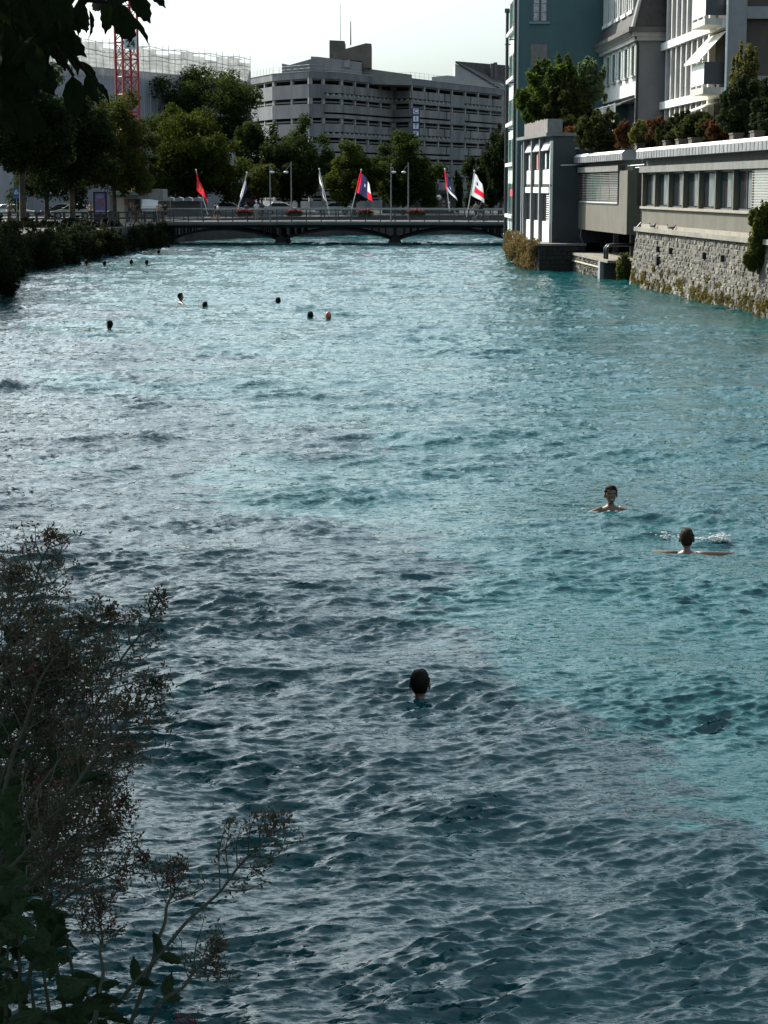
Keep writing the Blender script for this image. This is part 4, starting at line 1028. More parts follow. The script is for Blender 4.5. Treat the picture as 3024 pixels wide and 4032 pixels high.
for i, px in enumerate((962, 1158, 1438, 1640)):
    p = at(px, 838, 177.75)
    o = thing('flower_basket', ('red geranium basket by the furled flag', 'red geranium basket by the tall lamp with the reaching arm', 'red geranium basket below the navy and red flag', 'red geranium basket below the CITY sign')[i], 'flower basket', (p.x, 177.75, 2.55), 0, 'geranium baskets on the bridge')
    MB().prismx([(-.16, 0), (.14, 0), (.18, .25), (-.2, .25)], -.6, .6).build('trough', mat('trough', (0.05, .04, .035), .8), o)
    rng = np.random.default_rng(60 + i)
    cs = [(x, -.05, .36 + .06 * math.cos(x * 5)) for x in np.linspace(-.6, .6, 7)]; rr = [(.24, .3, .26)] * 7
    V_, F_ = leaf_cloud(rng, cs, rr, 420, .07); put('foliage', np_mesh('foliage', V_, F_, fol), o)
    V_, F_ = leaf_cloud(rng, [(c[0], c[1] - .06, c[2] + .14) for c in cs], [(.2, .25, .16)] * 7, 260, .06); put('blossom', np_mesh('blossom', V_, F_, bloom), o)

# ================================================================== VEHICLES
def car(label, loc, rotz, col, van=False, group='cars on the road behind the bridge', rough=.25):
    o = thing('white_van' if van else 'car', label, 'van' if van else 'car', loc, rotz, None if van else group)
    paint = mat('car_%s' % '_'.join('%.2f' % c for c in col), col, rough, metal=.15)
    tyre = mat('tyre', (.015, .015, .015), .85); rimm = mat('rim', (.35, .36, .37), .35, metal=.7)
    W2 = .86 if not van else .92
    if van:
        prof = [(-2.35, .35), (2.2, .35), (2.35, .55), (2.35, .98), (2.1, 1.12), (1.45, 1.95), (1.2, 2.02), (-2.25, 2.05), (-2.35, 1.9)]
        cabx = [(1.98, 1.2), (1.42, 1.86), (.4, 1.86), (.4, 1.2)]
    else:
        prof = [(-2.1, .35), (2.0, .35), (2.12, .5), (2.1, .72), (1.05, .93), (.35, 1.38), (-.2, 1.46), (-1.1, 1.42), (-1.75, 1.0), (-2.1, .92)]
        cabx = [(.95, .96), (.33, 1.33), (-1.05, 1.36), (-1.6, 1.0)]
    n_ = len(prof); rings = []
    for y, ins in ((-W2, .06), (-W2 + .1, 0), (W2 - .1, 0), (W2, .06)):
        rings.append([(x * (1 - ins * .3), y * (1 - max(0, z_ - .95) * (.22 if not van else .08)), .35 + (z_ - .35) * (1 - ins * .4)) for x, z_ in prof])
    body = MB().loft(rings).build('body', paint, o, smooth=False)
    for s_ in (-1, 1):
        yy = lambda z_: s_ * (W2 * (1 - max(0, z_ - .95) * (.22 if not van else .08)) + .004)
        ctr_ = [(x, yy(z_), z_) for x, z_ in cabx]
        MB().add(ctr_ + [(x, y - s_ * .02, z_) for x, y, z_ in ctr_], [(0, 1, 2, 3), (7, 6, 5, 4), (0, 4, 5, 1), (1, 5, 6, 2), (2, 6, 7, 3), (3, 7, 4, 0)]).build('side_window', glass, o)
        for xw in ((1.35, -1.35) if not van else (1.45, -1.4)):
            w_ = MB().tube([(xw, s_ * (W2 - .16), .32), (xw, s_ * (W2 + .03), .32)], .32, 14).build('wheel', tyre, o)
            MB().tube([(xw, s_ * (W2 + .02), .32), (xw, s_ * (W2 + .045), .32)], .2, 10).build('rim', rimm, w_)
        fx = 2.08 if not van else 2.34
        MB().ball((fx, s_ * .62, .68 if not van else .85), (.08, .2, .1), 8, 4).build('headlight', mat('headlight', (.8, .8, .78), .1), o)
        MB().box(-2.12 if not van else -2.37, -2.05, s_ * .7 - .1, s_ * .7 + .1, .7, .9).build('tail_light', mat('tail_red', (.4, .02, .02), .3), o)
        MB().box((.85 if not van else 1.5), (1.0 if not van else 1.65), s_ * (W2 + .02), s_ * (W2 + .2), .98 if not van else 1.2, 1.12 if not van else 1.42).build('mirror', paint, o)
    a_, b_ = (cabx[0], cabx[1]); wsx = [(a_[0] + .06, -W2 * .84, a_[1]), (a_[0] + .06, W2 * .84, a_[1]), (b_[0] + .06, W2 * .76, b_[1]), (b_[0] + .06, -W2 * .76, b_[1])]
    MB().add(wsx + [(x - .05, y, z_ - .03) for x, y, z_ in wsx], [(0, 1, 2, 3), (7, 6, 5, 4), (0, 4, 5, 1), (1, 5, 6, 2), (2, 6, 7, 3), (3, 7, 4, 0)]).build('windscreen', glass, o)
    MB().box(2.1 if not van else 2.345, 2.14 if not van else 2.37, -.45, .45, .42 if not van else .5, .6 if not van else .75).build('grille', dark_metal, o)
    return o
silver = (.42, .44, .45); whitec = (.72, .72, .71); darkc = (.03, .032, .036)
def pcar(label, px, Y, rz, col, **k): return car(label, (xat(px, Y, 820), Y, 2.03), rz, col, **k)
pcar('white car parked beside the blue road sign', 52, 200, R(8), whitec)
pcar('dark car half hidden by a tree trunk on the shaded bank', 245, 203, R(172), darkc)
pcar('small white car in front of the dark parked car', 283, 197.5, R(188), whitec)
pcar('pale silver car behind the red flag', 905, 226, 0, (.45, .50, .48))
pcar('silver car showing behind the second flower basket', 1112, 226, 0, silver)
pcar('silver car driving below the navy flag', 1314, 228, R(180), silver)
pcar('dark car partly hidden by the furled flag', 985, 234, R(180), darkc)
car('white van facing the river beside the kiosk', (xat(588, 196.5, 840), 196.5, 2.03), R(-80), whitec, van=True)
# grey box trailer behind the furled flag
bt = thing('box_trailer', 'dark grey box trailer parked behind the furled flag', 'trailer', (xat(960, 238), 238, 2.03))
MB().box(-1.6, 1.3, -1, 1, .6, 2.3).build('box', mat('trailer_grey', (.14, .15, .16), .6, .2, 1), bt)
for x in (-.6, .3): MB().tube([(x, -1.05, .35), (x, -.8, .35)], .35, 12).build('wheel', mat('tyre', (0, 0, 0)), bt)
for k in (-.1, .5): MB().tube([(k + 1.0, -1.2, 0), (1.2, -1.15, 2.1)], .04, 5).build('red_prop', mat('flag_red', (0, 0, 0)), bt)

# ================================================================== STREET FURNITURE ON THE LEFT
kk = thing('kiosk', 'small flat-roofed grey kiosk at the bank end of the bridge', 'kiosk', (xat(520, 194), 194.5, 2.03))
X_ = lambda px, Y=194.5: xat(px, Y, 800) - kk.location.x
MB().box(X_(432), X_(556), 0, 4, 0, 2.35).build('wall', mat('kiosk_grey', (.22, .21, .20), .85, .2, 1), kk)
MB().box(X_(425), X_(560), -.6, 4.3, 2.36, 2.75).build('roof', mat('kiosk_roof', (.22, .22, .21), .85, .2, 1), kk)
MB().box(X_(556), X_(640), .6, 4.6, 1.9, 2.95).build('roof', mat('kiosk_roof', (0, 0, 0)), kk)
MB().box(X_(460), X_(489), -.05, 0, .1, 2.15).build('cream_panel', mat('cream', (.42, .38, .29), .8), kk)
MB().box(X_(492), X_(500), -.06, 0, 1.4, 2.0).build('red_poster', mat('faded_red', (.25, .05, .04), .7), kk)
MB().box(X_(503), X_(552), -.04, 0, .8, 2.0).build('window', glass, kk)
ys = MB().box(X_(515), X_(544), .5, .9, 2.76, 3.35).build('yellow_sign', mat('yellow_sign', (.45, .38, .05), .6), kk)
MB().box(X_(432), X_(478), 1, 1.3, 2.76, 3.4).build('dark_board', dark_metal, kk)
MB().tube([(X_(482), .8, 2.76), (X_(482), .8, 3.5)], .05, 6).build('vent_pipe', white_metal, kk)
sh = thing('shelter', 'long low shelter with a scalloped metal roof beside the kiosk', 'shelter', (xat(600, 199), 200, 2.03))
for k in range(7):
    x = -1.7 + k * .95
    MB().prism([(x, 1.75), (x + .9, 1.75), (x + .8, 2.05), (x + .45, 2.15), (x + .1, 2.05)], 0, 2).build('roof_bay', grey_metal, sh)
for x in (-1.7, 1.6, 4.8): MB().box(x, x + .1, .1, .2, 0, 1.75).build('post', grey_metal, sh)
MB().box(-1.7, 4.9, 1.9, 1.95, .3, 1.7).build('back_panel', mat('shelter_back', (.10, .11, .11), .4), sh)
pc = thing('poster_stand', 'tall dark advertising stand with a purple portrait poster', 'advertising stand', (xat(396, 178, 850), 178, 2.03))
MB().box(-.62, .62, -.1, .1, 0, 2.72).build('frame', mat('stand_dark', (.012, .012, .018), .4), pc)
po = MB().box(-.46, .46, -.125, -.1, .72, 2.6).build('poster', mat('poster_purple', (.20, .17, .38), .5, col2=(.10, .10, .22), scale=1.6), pc)
MB().ball((.05, -.125, 1.75), (.33, .008, .42), 16, 8).build('poster_face', mat('poster_tan', (.20, .12, .12), .5, .4, 3), po)
MB().ball((-.02, -.13, 2.3), (.4, .008, .2), 14, 6).build('poster_cap', mat('poster_lilac', (.25, .22, .45), .5), po)
MB().ball((-.12, -.13, 1.35), (.3, .008, .22), 14, 6).build('poster_scarf', mat('poster_blue', (.10, .13, .25), .5), po)
for k in range(7): MB().box(-.42 + k * .122, -.34 + k * .122, -.132, -.126, .8, 1.05).build('poster_stroke', mat('poster_pale', (.45, .45, .55), .5), po)
bn = thing('litter_bin', 'dark litter bin standing beside the advertising stand', 'bin', (xat(437, 179, 860), 179, 2.03))
MB().tube([(0, 0, 0), (0, 0, .95)], [.26, .3], 10).build('bin_body', mat('bin_dark', (.04, .05, .05), .6), bn); MB().tube([(0, 0, .95), (0, 0, 1.05)], [.32, .2], 10).build('lid', dark_metal, bn)
sg = thing('road_sign', 'square blue road sign with a white triangle on a pole', 'road sign', (xat(64, 172, 760), 172, 2.03))
MB().tube([(0, .03, 0), (0, .03, zat(742, 172) - 2.03)], .035, 6).build('pole', grey_metal, sg)
s1 = MB().box(-.28, .28, -.02, .02, zat(768, 172) - 2.03, zat(742, 172) - 2.03).build('sign_plate', mat('road_blue', (.03, .12, .36), .5), sg)
zt = zat(764, 172) - 2.03; MB().prism([(-.2, zt), (.2, zt), (0, zt + .40)], -.035, -.022).build('triangle', white_paint, s1)
MB().prism([(-.05, zt + .05), (.05, zt + .05), (0, zt + .27)], -.04, -.036).build('pictogram', dark_metal, s1)
MB().box(-.28, .28, -.02, .02, zat(782, 172) - 2.03, zat(770, 172) - 2.03).build('lower_plate', mat('road_blue', (0, 0, 0)), sg)
ps = thing('sign_mast', 'thin grey mast with direction boards above the kiosk roof', 'mast', (xat(572, 197, 700), 199.5, 2.03))
MB().tube([(0, 0, 0), (0, 0, zat(630, 199) - 2.03)], .05, 6).build('pole', lmp, ps)
for k, py in enumerate((690, 712)): MB().box(-1.0, .1, -.03, .03, zat(py + 14, 199) - 2.03, zat(py, 199) - 2.03).build('direction_board', mat('board_pale', (0, 0, 0)), ps)
# white tent / canopy far left
tn = thing('market_tent', 'pale canvas tent roof showing between the bank trees', 'tent', (xat(235, 216), 216, 2.03))
MB().hexa([(-1.6, -1.5, 2.5), (1.9, -1.5, 2.5), (1.9, 1.5, 2.5), (-1.6, 1.5, 2.5)], [(-.9, -.2, 4.2), (1.3, -.2, 4.0), (1.3, .2, 4.0), (-.9, .2, 4.2)]).build('canvas', mat('tent_canvas', (.45, .47, .5), .85, .1, 1), tn)
for x, y in ((-1.5, -1.4), (1.8, -1.4), (-1.5, 1.4), (1.8, 1.4)): MB().tube([(x, y, 0), (x, y, 2.5)], .04, 5).build('pole', grey_metal, tn)
# bank fence
fn = thing('bank_fence', 'dark timber post and rail fence along the shaded bank', 'fence', (0, 0, 0))
fx = np.linspace(xat(-40, 170, 840), xat(640, 176.5, 840), 20)
fwood = mat('fence_wood', (.05, .045, .04), .85, .3, 2)
for i, x in enumerate(fx):
    y = 170 + 6.5 * i / 19
    MB().box(x - .1, x + .1, y - .06, y + .06, 1.98, 3.02).build('post', fwood, fn)
    if i < 19:
        x2, y2 = fx[i + 1], 170 + 6.5 * (i + 1) / 19
        for z_ in (2.45, 2.95): MB().hexa([(x, y - .04, z_ - .07), (x2, y2 - .04, z_ - .07), (x2, y2 + .02, z_ - .07), (x, y + .02, z_ - .07)], [(x, y - .04, z_ + .05), (x2, y2 - .04, z_ + .05), (x2, y2 + .02, z_ + .05), (x, y + .02, z_ + .05)]).build('rail', fwood, fn)
# shop front, kiosk boards on the right behind the bridge
sf = thing('ticket_pavilion', 'low dark pavilion with yellow boards behind the bridge', 'pavilion', (xat(1640, 236), 236, 2.03))
X_ = lambda px: xat(px, 236, 800) - sf.location.x
MB().box(X_(1505), X_(1790), 0, 5, 0, 2.3).build('wall', mat('pavilion_dark', (.06, .06, .06), .8, .4, 1), sf)
MB().box(X_(1495), X_(1800), -.7, 5.2, 2.3, 2.75).build('roof', mat('pavilion_roof', (.05, .055, .05), .8), sf)
for a, b_ in ((1617, 1638), (1642, 1665)): MB().box(X_(a), X_(b_), -.78, -.72, 2.75, 3.5).build('yellow_board', mat('yellow_board', (.35, .32, .08), .6), sf)
MB().box(X_(1572), X_(1606), -.06, 0, .3, 1.9).build('cream_panel', mat('cream', (0, 0, 0)), sf)
for a, b_ in ((1515, 1560), (1612, 1632), (1640, 1660), (1715, 1745), (1750, 1785)): MB().box(X_(a), X_(b_), -.05, 0, .2, 2.0).build('window', mat('shop_glass', (.10, .11, .11), .15, .6, 1.5), sf)
MB().ball((X_(1727), -1.0, zat(778, 235) - 2.03), .33, 12, 8).build('globe_sign', mat('globe_white', (.85, .85, .82), .4), sf, smooth=True)
MB().tube([(X_(1727), -1.0, zat(778, 235) - 2.03), (X_(1727), 0, zat(778, 235) - 2.0)], .03, 5).build('globe_arm', dark_metal, sf)

# ================================================================== PEOPLE (standing)
def skinmesh(name, verts, edges, radii, m, parent, lv=1):
    me = bpy.data.meshes.new(name); me.from_pydata(verts, edges, []); me.materials.append(m)
    o = put(name, me, parent); md = o.modifiers.new('skin', 'SKIN'); md.use_smooth_shade = True
    sv = me.skin_vertices[0].data
    for i, r_ in enumerate(radii):
        sv[i].radius = (r_, r_) if not hasattr(r_, '__len__') else r_
        sv[i].use_root = (i == 0)
    ss = o.modifiers.new('smooth', 'SUBSURF'); ss.levels = lv; ss.render_levels = lv
    return o
def person(label, loc, rotz, h=1.74, top=None, bottom=None, hair=hair_dark, skm=None, arms=((.0, .0), (.0, .0)), lean=0.0, sit=0.0, legs=None, long_legs=False, group=None):
    # faces local -y; arms: per side (forward swing, elbow bend) in radians
    o = thing('person', label, 'person', loc, rotz, group); skm = skm or skin
    zp = .53 * h; L = lean
    def tl(x, y, z): dz = z - zp; return (x, y - math.sin(L) * dz, zp + math.cos(L) * dz)
    V_ = [tl(0, 0, zp), tl(0, .0, .62 * h), tl(0, .01, .73 * h), tl(0, .01, .815 * h), tl(0, 0, .855 * h), tl(0, -.01, .90 * h), tl(0, -.01, .955 * h)]
    Rr = [(.135, .10), (.125, .09), (.15, .105), (.10, .075), .052, .078, .082]
    E_ = [(0, 1), (1, 2), (2, 3), (3, 4), (4, 5), (5, 6)]
    for s_, (sw_, eb) in zip((-1, 1), arms):
        sh_ = Vector(tl(s_ * .185, .01, .805 * h)); ua, fa = .17 * h, .155 * h
        el = sh_ + Vector((s_ * .05, -math.sin(sw_) * ua, -math.cos(sw_) * ua))
        wr = el + Vector((s_ * .0, -math.sin(sw_ + eb) * fa, -math.cos(sw_ + eb) * fa))
        hd = wr + (wr - el).normalized() * .09
        k = len(V_); V_ += [tuple(sh_), tuple(el), tuple(wr), tuple(hd)]; Rr += [.058, .042, .03, .035]
        E_ += [(3, k), (k, k + 1), (k + 1, k + 2), (k + 2, k + 3)]
    legs = legs or ((.05, .05), (-.05, .03))
    LK = []
    for s_, (sw_, kb) in zip((-1, 1), legs):
        hp = Vector((s_ * .09, 0, .50 * h)); th, sh_ = .235 * h, .235 * h
        kn = hp + Vector((0, -math.sin(sw_) * th, -math.cos(sw_) * th)); an = kn + Vector((0, -math.sin(sw_ - kb) * sh_, -math.cos(sw_ - kb) * sh_))
        to = an + Vector((0, -.15, -.035))
        k = len(V_); V_ += [tuple(hp), tuple(kn), tuple(an), tuple(to)]; Rr += [.085, .058, .042, .04]
        E_ += [(0, k), (k, k + 1), (k + 1, k + 2), (k + 2, k + 3)]; LK.append((hp, kn, an))
    skinmesh('body', V_, E_, Rr, skm, o)
    hb = Vector(V_[6]); MB().ball((hb.x, hb.y + .02, hb.z + .012), (.088, .10, .085), 10, 6).build('hair', hair, o, smooth=True)
    MB().ball((hb.x, hb.y - .095, hb.z - .06), (.013, .02, .02), 6, 4).build('nose', skm, o)
    if bottom:
        vv = [V_[0]]; ee = []; rr = [(.15, .115)]
        for hp, kn, an in LK:
            e_ = hp.lerp(kn, .85) if not long_legs else an; k = len(vv)
            vv += [tuple(hp), tuple(hp.lerp(e_, .5)), tuple(e_)]; rr += [.10, .09 if not long_legs else .075, .085 if not long_legs else .055]; ee += [(0, k), (k, k + 1), (k + 1, k + 2)]
        skinmesh('shorts' if not long_legs else 'trousers', vv, ee, rr, bottom, o)
    if top:
        vv = [V_[0], V_[1], V_[2], V_[3]]; ee = [(0, 1), (1, 2), (2, 3)]; rr = [(.145, .112), (.14, .105), (.165, .118), (.11, .085)]
        for k0 in (7, 11):
            k = len(vv); a_, b_ = Vector(V_[k0]), Vector(V_[k0 + 1]); vv += [tuple(a_), tuple(a_.lerp(b_, .75))]; rr += [.07, .06]; ee += [(3, k), (k, k + 1)]
        skinmesh('shirt', vv, ee, rr, top, o)
    return o
blackc = mat('black_cloth', (.012, .012, .014), .85); palec = mat('pale_blue_cloth', (.42, .46, .52), .85); navyc = mat('navy_cloth', (.03, .035, .06), .85); khaki = mat('khaki_cloth', (.22, .19, .14), .85)
def on(px, Y, z=2.03): return (xat(px, Y, 860), Y, z)
person('shirtless person in black shorts standing beside the purple advertising stand', on(358, 180), 0, 1.78, None, blackc, hair_brown, arms=((.1, .1), (-.05, .1)))
person('shirtless person in dark shorts beside the kiosk with folded arms', on(525, 185), R(15), 1.76, None, blackc, hair_dark, skin_tan, arms=((.5, 1.6), (.5, 1.6)))
person('person in dark clothes standing close beside the shirtless one at the kiosk', on(541, 187), R(-25), 1.66, blackc, blackc, hair_dark, skin_tan)
person('bare-chested person standing behind the fence below the blue road sign', on(38, 176), R(5), 1.78, None, blackc, hair_dark, skin_tan, arms=((.3, .8), (.2, .6)))
person('person in a pale swimsuit walking onto the bridge end', on(626, 180.5, 2.06), R(180), 1.74, None, khaki, hair_brown, skin, arms=((.2, .3), (-.3, .2)), legs=((.3, .1), (-.25, .2)))
person('barefoot person in a black swimsuit walking at the bridge end', on(651, 179.6, 2.06), R(175), 1.70, blackc, blackc, hair_dark, skin, arms=((.5, 1.0), (-.1, .6)), legs=((-.15, .2), (.2, .05)))
person('person in a pale shirt standing at the railing between flower baskets', on(1011, 184, 2.06), R(170), 1.80, palec, khaki, mat('hair_grey', (.35, .34, .33), .6), long_legs=True)
person('person in dark clothes leaning on the railing near the pale shirt', on(970, 185, 2.06), R(10), 1.66, navyc, navyc, hair_brown, skin_tan, lean=.15, long_legs=True)
person('person in blue crossing the bridge behind the red flag', on(848, 184.5, 2.06), R(80), 1.66, navyc, blackc, hair_dark, legs=((.35, .1), (-.3, .3)))
person('person in white walking next to the one in blue', on(858, 186, 2.06), R(95), 1.6, mat('white_cloth', (.7, .7, .7), .8), navyc, hair_brown, legs=((-.3, .2), (.3, .1)))
person('person in dark clothes walking in front of the ticket pavilion', on(1748, 231), R(60), 1.72, navyc, blackc, hair_dark, long_legs=True)
person('person in grey walking past the pavilion window', on(1770, 232), R(100), 1.68, mat('grey_cloth', (.25, .25, .26), .85), navyc, hair_dark, long_legs=True)
# cyclist on the bridge
cyc = person('cyclist in black riding across the bridge', on(1890, 181.5, 2.42), R(90), 1.70, blackc, blackc, hair_dark, skin_tan, arms=((1.0, .1), (1.0, .1)), lean=.45, legs=((1.25, 1.3), (.6, .6)))
person('person in a light top walking ahead of the cyclist', on(1874, 182.5, 2.06), R(200), 1.78, khaki, navyc, hair_brown, skin, arms=((-.5, .2), (.5, .3)), legs=((.3, .1), (-.3, .2)), long_legs=True)
bk = thing('bicycle', 'dark bicycle ridden by the cyclist on the bridge', 'bicycle', (xat(1890, 181.5, 860), 181.5, 2.06))
for x in (-.5, .55):
    w_ = MB(); pts = [(x + .33 * math.cos(a), 0, .34 + .33 * math.sin(a)) for a in np.linspace(0, 2 * math.pi, 17)]
    w_.tube(pts, .022, 5, cap=False); w_ = w_.build('wheel', mat('tyre', (0, 0, 0)), bk)
    for a in np.linspace(0, math.pi, 6)[:-1]: MB().tube([(x + .32 * math.cos(a), 0, .34 + .32 * math.sin(a)), (x - .32 * math.cos(a), 0, .34 - .32 * math.sin(a))], .004, 3).build('spoke', grey_metal, w_)
MB().tube([(-.5, 0, .34), (.0, 0, .3), (-.15, 0, .85), (-.5, 0, .34)], .02, 5).tube([(-.13, 0, .78), (.42, 0, .85), (.0, 0, .3)], .02, 5).tube([(.55, 0, .34), (.42, 0, .9), (.38, 0, 1.02)], .02, 5).build('frame', dark_metal, bk)
MB().tube([(.40, -.28, 1.04), (.42, 0, 1.02), (.40, .28, 1.04)], .016, 5).build('handlebar', grey_metal, bk)
MB().ball((-.18, 0, .92), (.14, .08, .04), 8, 4).build('saddle', blackc, bk)

# ================================================================== SWIMMERS
HEAD = [(.238, .018, .02, .02), (.232, .042, .046, .05), (.215, .062, .070, .078), (.185, .074, .088, .096), (.145, .077, .094, .102), (.105, .075, .093, .094), (.07, .070, .092, .078),
        (.038, .060, .090, .058), (.012, .044, .082, .046), (-.004, .046, .055, .052), (-.03, .056, .054, .062), (-.052, .088, .062, .074), (-.075, .15, .076, .088), (-.11, .198, .092, .100), (-.22, .208, .112, .108), (-.5, .17, .10, .10)]
SEG = 24
def hring(z, hw, f, b_, grow=0.0, cut=None):
    out = []
    for k in range(SEG):
        a = 2 * math.pi * k / SEG; c, s_ = math.cos(a), math.sin(a)
        g_ = grow if cut is None else (-.025 if cut(c, z) else grow * min(1, max(0, (z - .015) / .09)) - .003)
        y = (f if c > 0 else b_) * c
        out.append(((hw + g_) * s_, y + g_ * c, z))
    return out
def swimmer(label, px, pw, yaw, expose=.30, hair=hair_dark, skm=skin_tan, arms=None, s=1.0, tilt=0.0, cap=None, face=False, group='swimmers in the river'):
    """px, pw: picture point where the body meets the water; expose: metres from the water to the crown of the head"""
    p = onz(px, pw); zw = wave_z(p.x, p.y) if p.y < 60 else 0.0
    o = thing('person', label, 'person', (p.x, p.y, zw + expose - .238 * s), yaw, group)
    o.scale = (s, s, s)
    th = math.sin(tilt)
    def bend(v): x, y, z = v; q = max(0, z + .1); return (x, y + th * q, z)
    rings = [[bend(v) for v in hring(*h_)] for h_ in HEAD]
    rings = rings[::-1]
    m_ = MB().loft(rings)
    m_.ball(bend((0, .098, .105)), (.013, .02, .022), 8, 5)                 # nose
    m_.ball(bend((0, .085, .058)), (.028, .012, .010), 8, 5)                # lips
    for sd_ in (-1, 1): m_.ball(bend((sd_ * .092, -.004, .105)), (.013, .022, .036), 8, 5)
    if arms:
        for sd_, pts in zip((-1, 1), arms):
            P_ = [Vector((sd_ * .12, 0, -.105))] + [Vector((sd_ * a, b_, c)) for a, b_, c in pts]
            m_.tube(P_, [.060, .050, .040, .028, .03][:len(P_)], 10)
            h_ = P_[-1]; dv_ = (P_[-1] - P_[-2]).normalized()
            for q in range(4):
                r_ = h_ + Vector((0, (q - 1.5) * .02, 0)); m_.tube([r_, r_ + dv_ * (.05 + .008 * (1 - abs(q - 1.3))), r_ + dv_ * .085 + Vector((0, 0, -.012))], [.010, .009, .007], 5)
            m_.tube([h_ + Vector((0, .03, 0)), h_ + dv_ * .03 + Vector((0, .06, -.005))], [.012, .009], 5)
    m_.build('body', skm, o, smooth=True)
    cut = (lambda c, z: (c > .25 and z < .20) or (c > -.25 and z < .13) or z < .03)
    hr_ = [[bend(v) for v in hring(z, hw, f, b_, .016 if not cap else .008, cut)] for (z, hw, f, b_) in [(.258, .02, .02, .02), (.250, .045, .05, .055)] + HEAD[2:8]]
    hm = MB().loft(hr_[::-1])
    if not cap:
        r_ = random.Random(int(px)); 
        for q in range(90):
            a = r_.uniform(0, 6.28); e_ = r_.uniform(-.1, 1.45)
            d_ = Vector((math.cos(a) * math.cos(e_) * .078, math.sin(a) * math.cos(e_) * .096, .15 + math.sin(e_) * .098))
            if d_.y > .05 and d_.z < .2: continue
            hm.tube([bend(d_), bend(d_ + Vector((math.cos(a + .6) * .026, math.sin(a + .6) * .026, .012 * r_.uniform(-1.5, 1.5))))], [.016, .003], 5)
    hm.build('swim_cap' if cap else 'hair', cap or hair, o, smooth=True)
    if face:
        for sd_ in (-1, 1):
            e_ = MB().ball(bend((sd_ * .031, .083, .128)), (.013, .008, .008), 8, 5).build('eye', mat('eye', (.25, .24, .22), .2), o)
            MB().tube([bend((sd_ * .015, .092, .146)), bend((sd_ * .048, .082, .148))], .006, 5).build('eyebrow', hair_dark, o)
        MB().ball(bend((0, .089, .058)), (.024, .012, .006), 8, 5).build('teeth', mat('teeth', (.6, .58, .52), .4), o)
    return o
U = math.pi
swimmer('swimmer with a dark wet head seen from behind, alone in the grey water', 1653, 2738, U * .0 - .15, .262, arms=(((.3, -.05, -.2), (.42, .2, -.26)), ((.3, -.05, -.2), (.42, .2, -.26))), hair=hair_dark, s=1.08, face=False)
swimmer('short-haired swimmer facing away from the bridge with bare shoulders out of the water', 2404, 2012, U + .1, .42, arms=(((.30, -.02, -.17), (.46, .10, -.24), (.6, .2, -.3)), ((.30, -.02, -.17), (.46, .10, -.24), (.6, .2, -.3))), skm=skin_tan, s=1.08, face=True)
swimmer('curly-haired swimmer from behind with both arms spread wide and splashing', 2703, 2158, -.12, .37, hair=hair_brown, arms=(((.26, .03, -.095), (.50, .12, -.10), (.74, .22, -.115)), ((.26, .03, -.095), (.48, .13, -.105), (.70, .24, -.12))), s=1.1)
swimmer('swimmer turned sideways with bare shoulder raised, beside the low head', 711, 1192, -1.3, .42, s=1.25, arms=(((.3, -.05, -.16), (.4, .3, -.25)), ((.3, .05, -.16), (.5, .1, -.2))))
swimmer('swimmer with head low beside a small white splash', 808, 1208, -.8, .20, s=1.25)
swimmer('lone dark-haired swimmer in midstream', 1095, 1196, .1, .27, s=1.25)
swimmer('dark-haired swimmer next to the orange swimming cap', 1222, 1256, .2, .28, s=1.25)
swimmer('swimmer wearing an orange swimming cap', 1293, 1258, -.6, .28, s=1.25, cap=mat('orange_cap', (.55, .13, .04), .5))
swimmer('swimmer in midstream with one arm stretched out, alone towards the shaded bank', 432, 1296, .9, .30, s=1.25, arms=(((.3, .1, -.12), (.55, .3, -.03), (.85, .4, -.04)), ((.3, .0, -.2), (.4, .1, -.3))))
for (px, pw, lab) in ((341, 1045, 'small dark head of a swimmer close under the overgrown wall'), (412, 1050, 'second dark head out from the overgrown wall'), (517, 1045, 'third dark head of the row drifting along the overgrown wall'),
                      (578, 1046, 'dark head of the swimmer leading the row, farthest from the wall'), (625, 1003, 'swimmer trailing small glints in front of the abutment'), (664, 978, 'tiny dark head of the swimmer nearest the bridge')):
    swimmer(lab, px, pw, rnd.uniform(-.5, .5), .36, s=1.3)
# splash thrown up by the spread arms
foam = mat('foam', (.82, .85, .85), .5, trans=.3)
def splash(name, label, px, py, n, rx, rz, seed):
    c = onz(px, py); r_ = random.Random(seed); m_ = MB()
    for q in range(n):
        a = r_.gauss(0, 1) * rx; b_ = r_.gauss(0, .5) * rx; z_ = abs(r_.gauss(0, 1)) * rz
        s_ = r_.uniform(.004, .015) * (1 if z_ > .02 else 1.3)
        m_.ball((a, b_, z_ + wave_z(c.x + a, c.y + b_)), (s_ * r_.uniform(.8, 2.2), s_, s_ * .7), 6, 4)
    o = m_.build(name, foam, smooth=True); o.location = (c.x, c.y, 0)
    tag(o, label, None, None, 'stuff'); return o
splash('foam', 'white splash by the hand of the curly-haired swimmer', 2835, 2128, 260, .06, .04, 1)
splash('foam', 'foam line ahead of the curly-haired swimmer', 2618, 2116, 24, .09, .012, 2)
splash('foam', 'foam beside the curly-haired swimmer', 2768, 2122, 30, .09, .012, 6)
splash('foam', 'small foam flecks by the bare-shouldered swimmer', 2450, 2012, 16, .25, .006, 3)
splash('foam', 'small white splash beside the low head', 795, 1204, 60, .12, .12, 4)

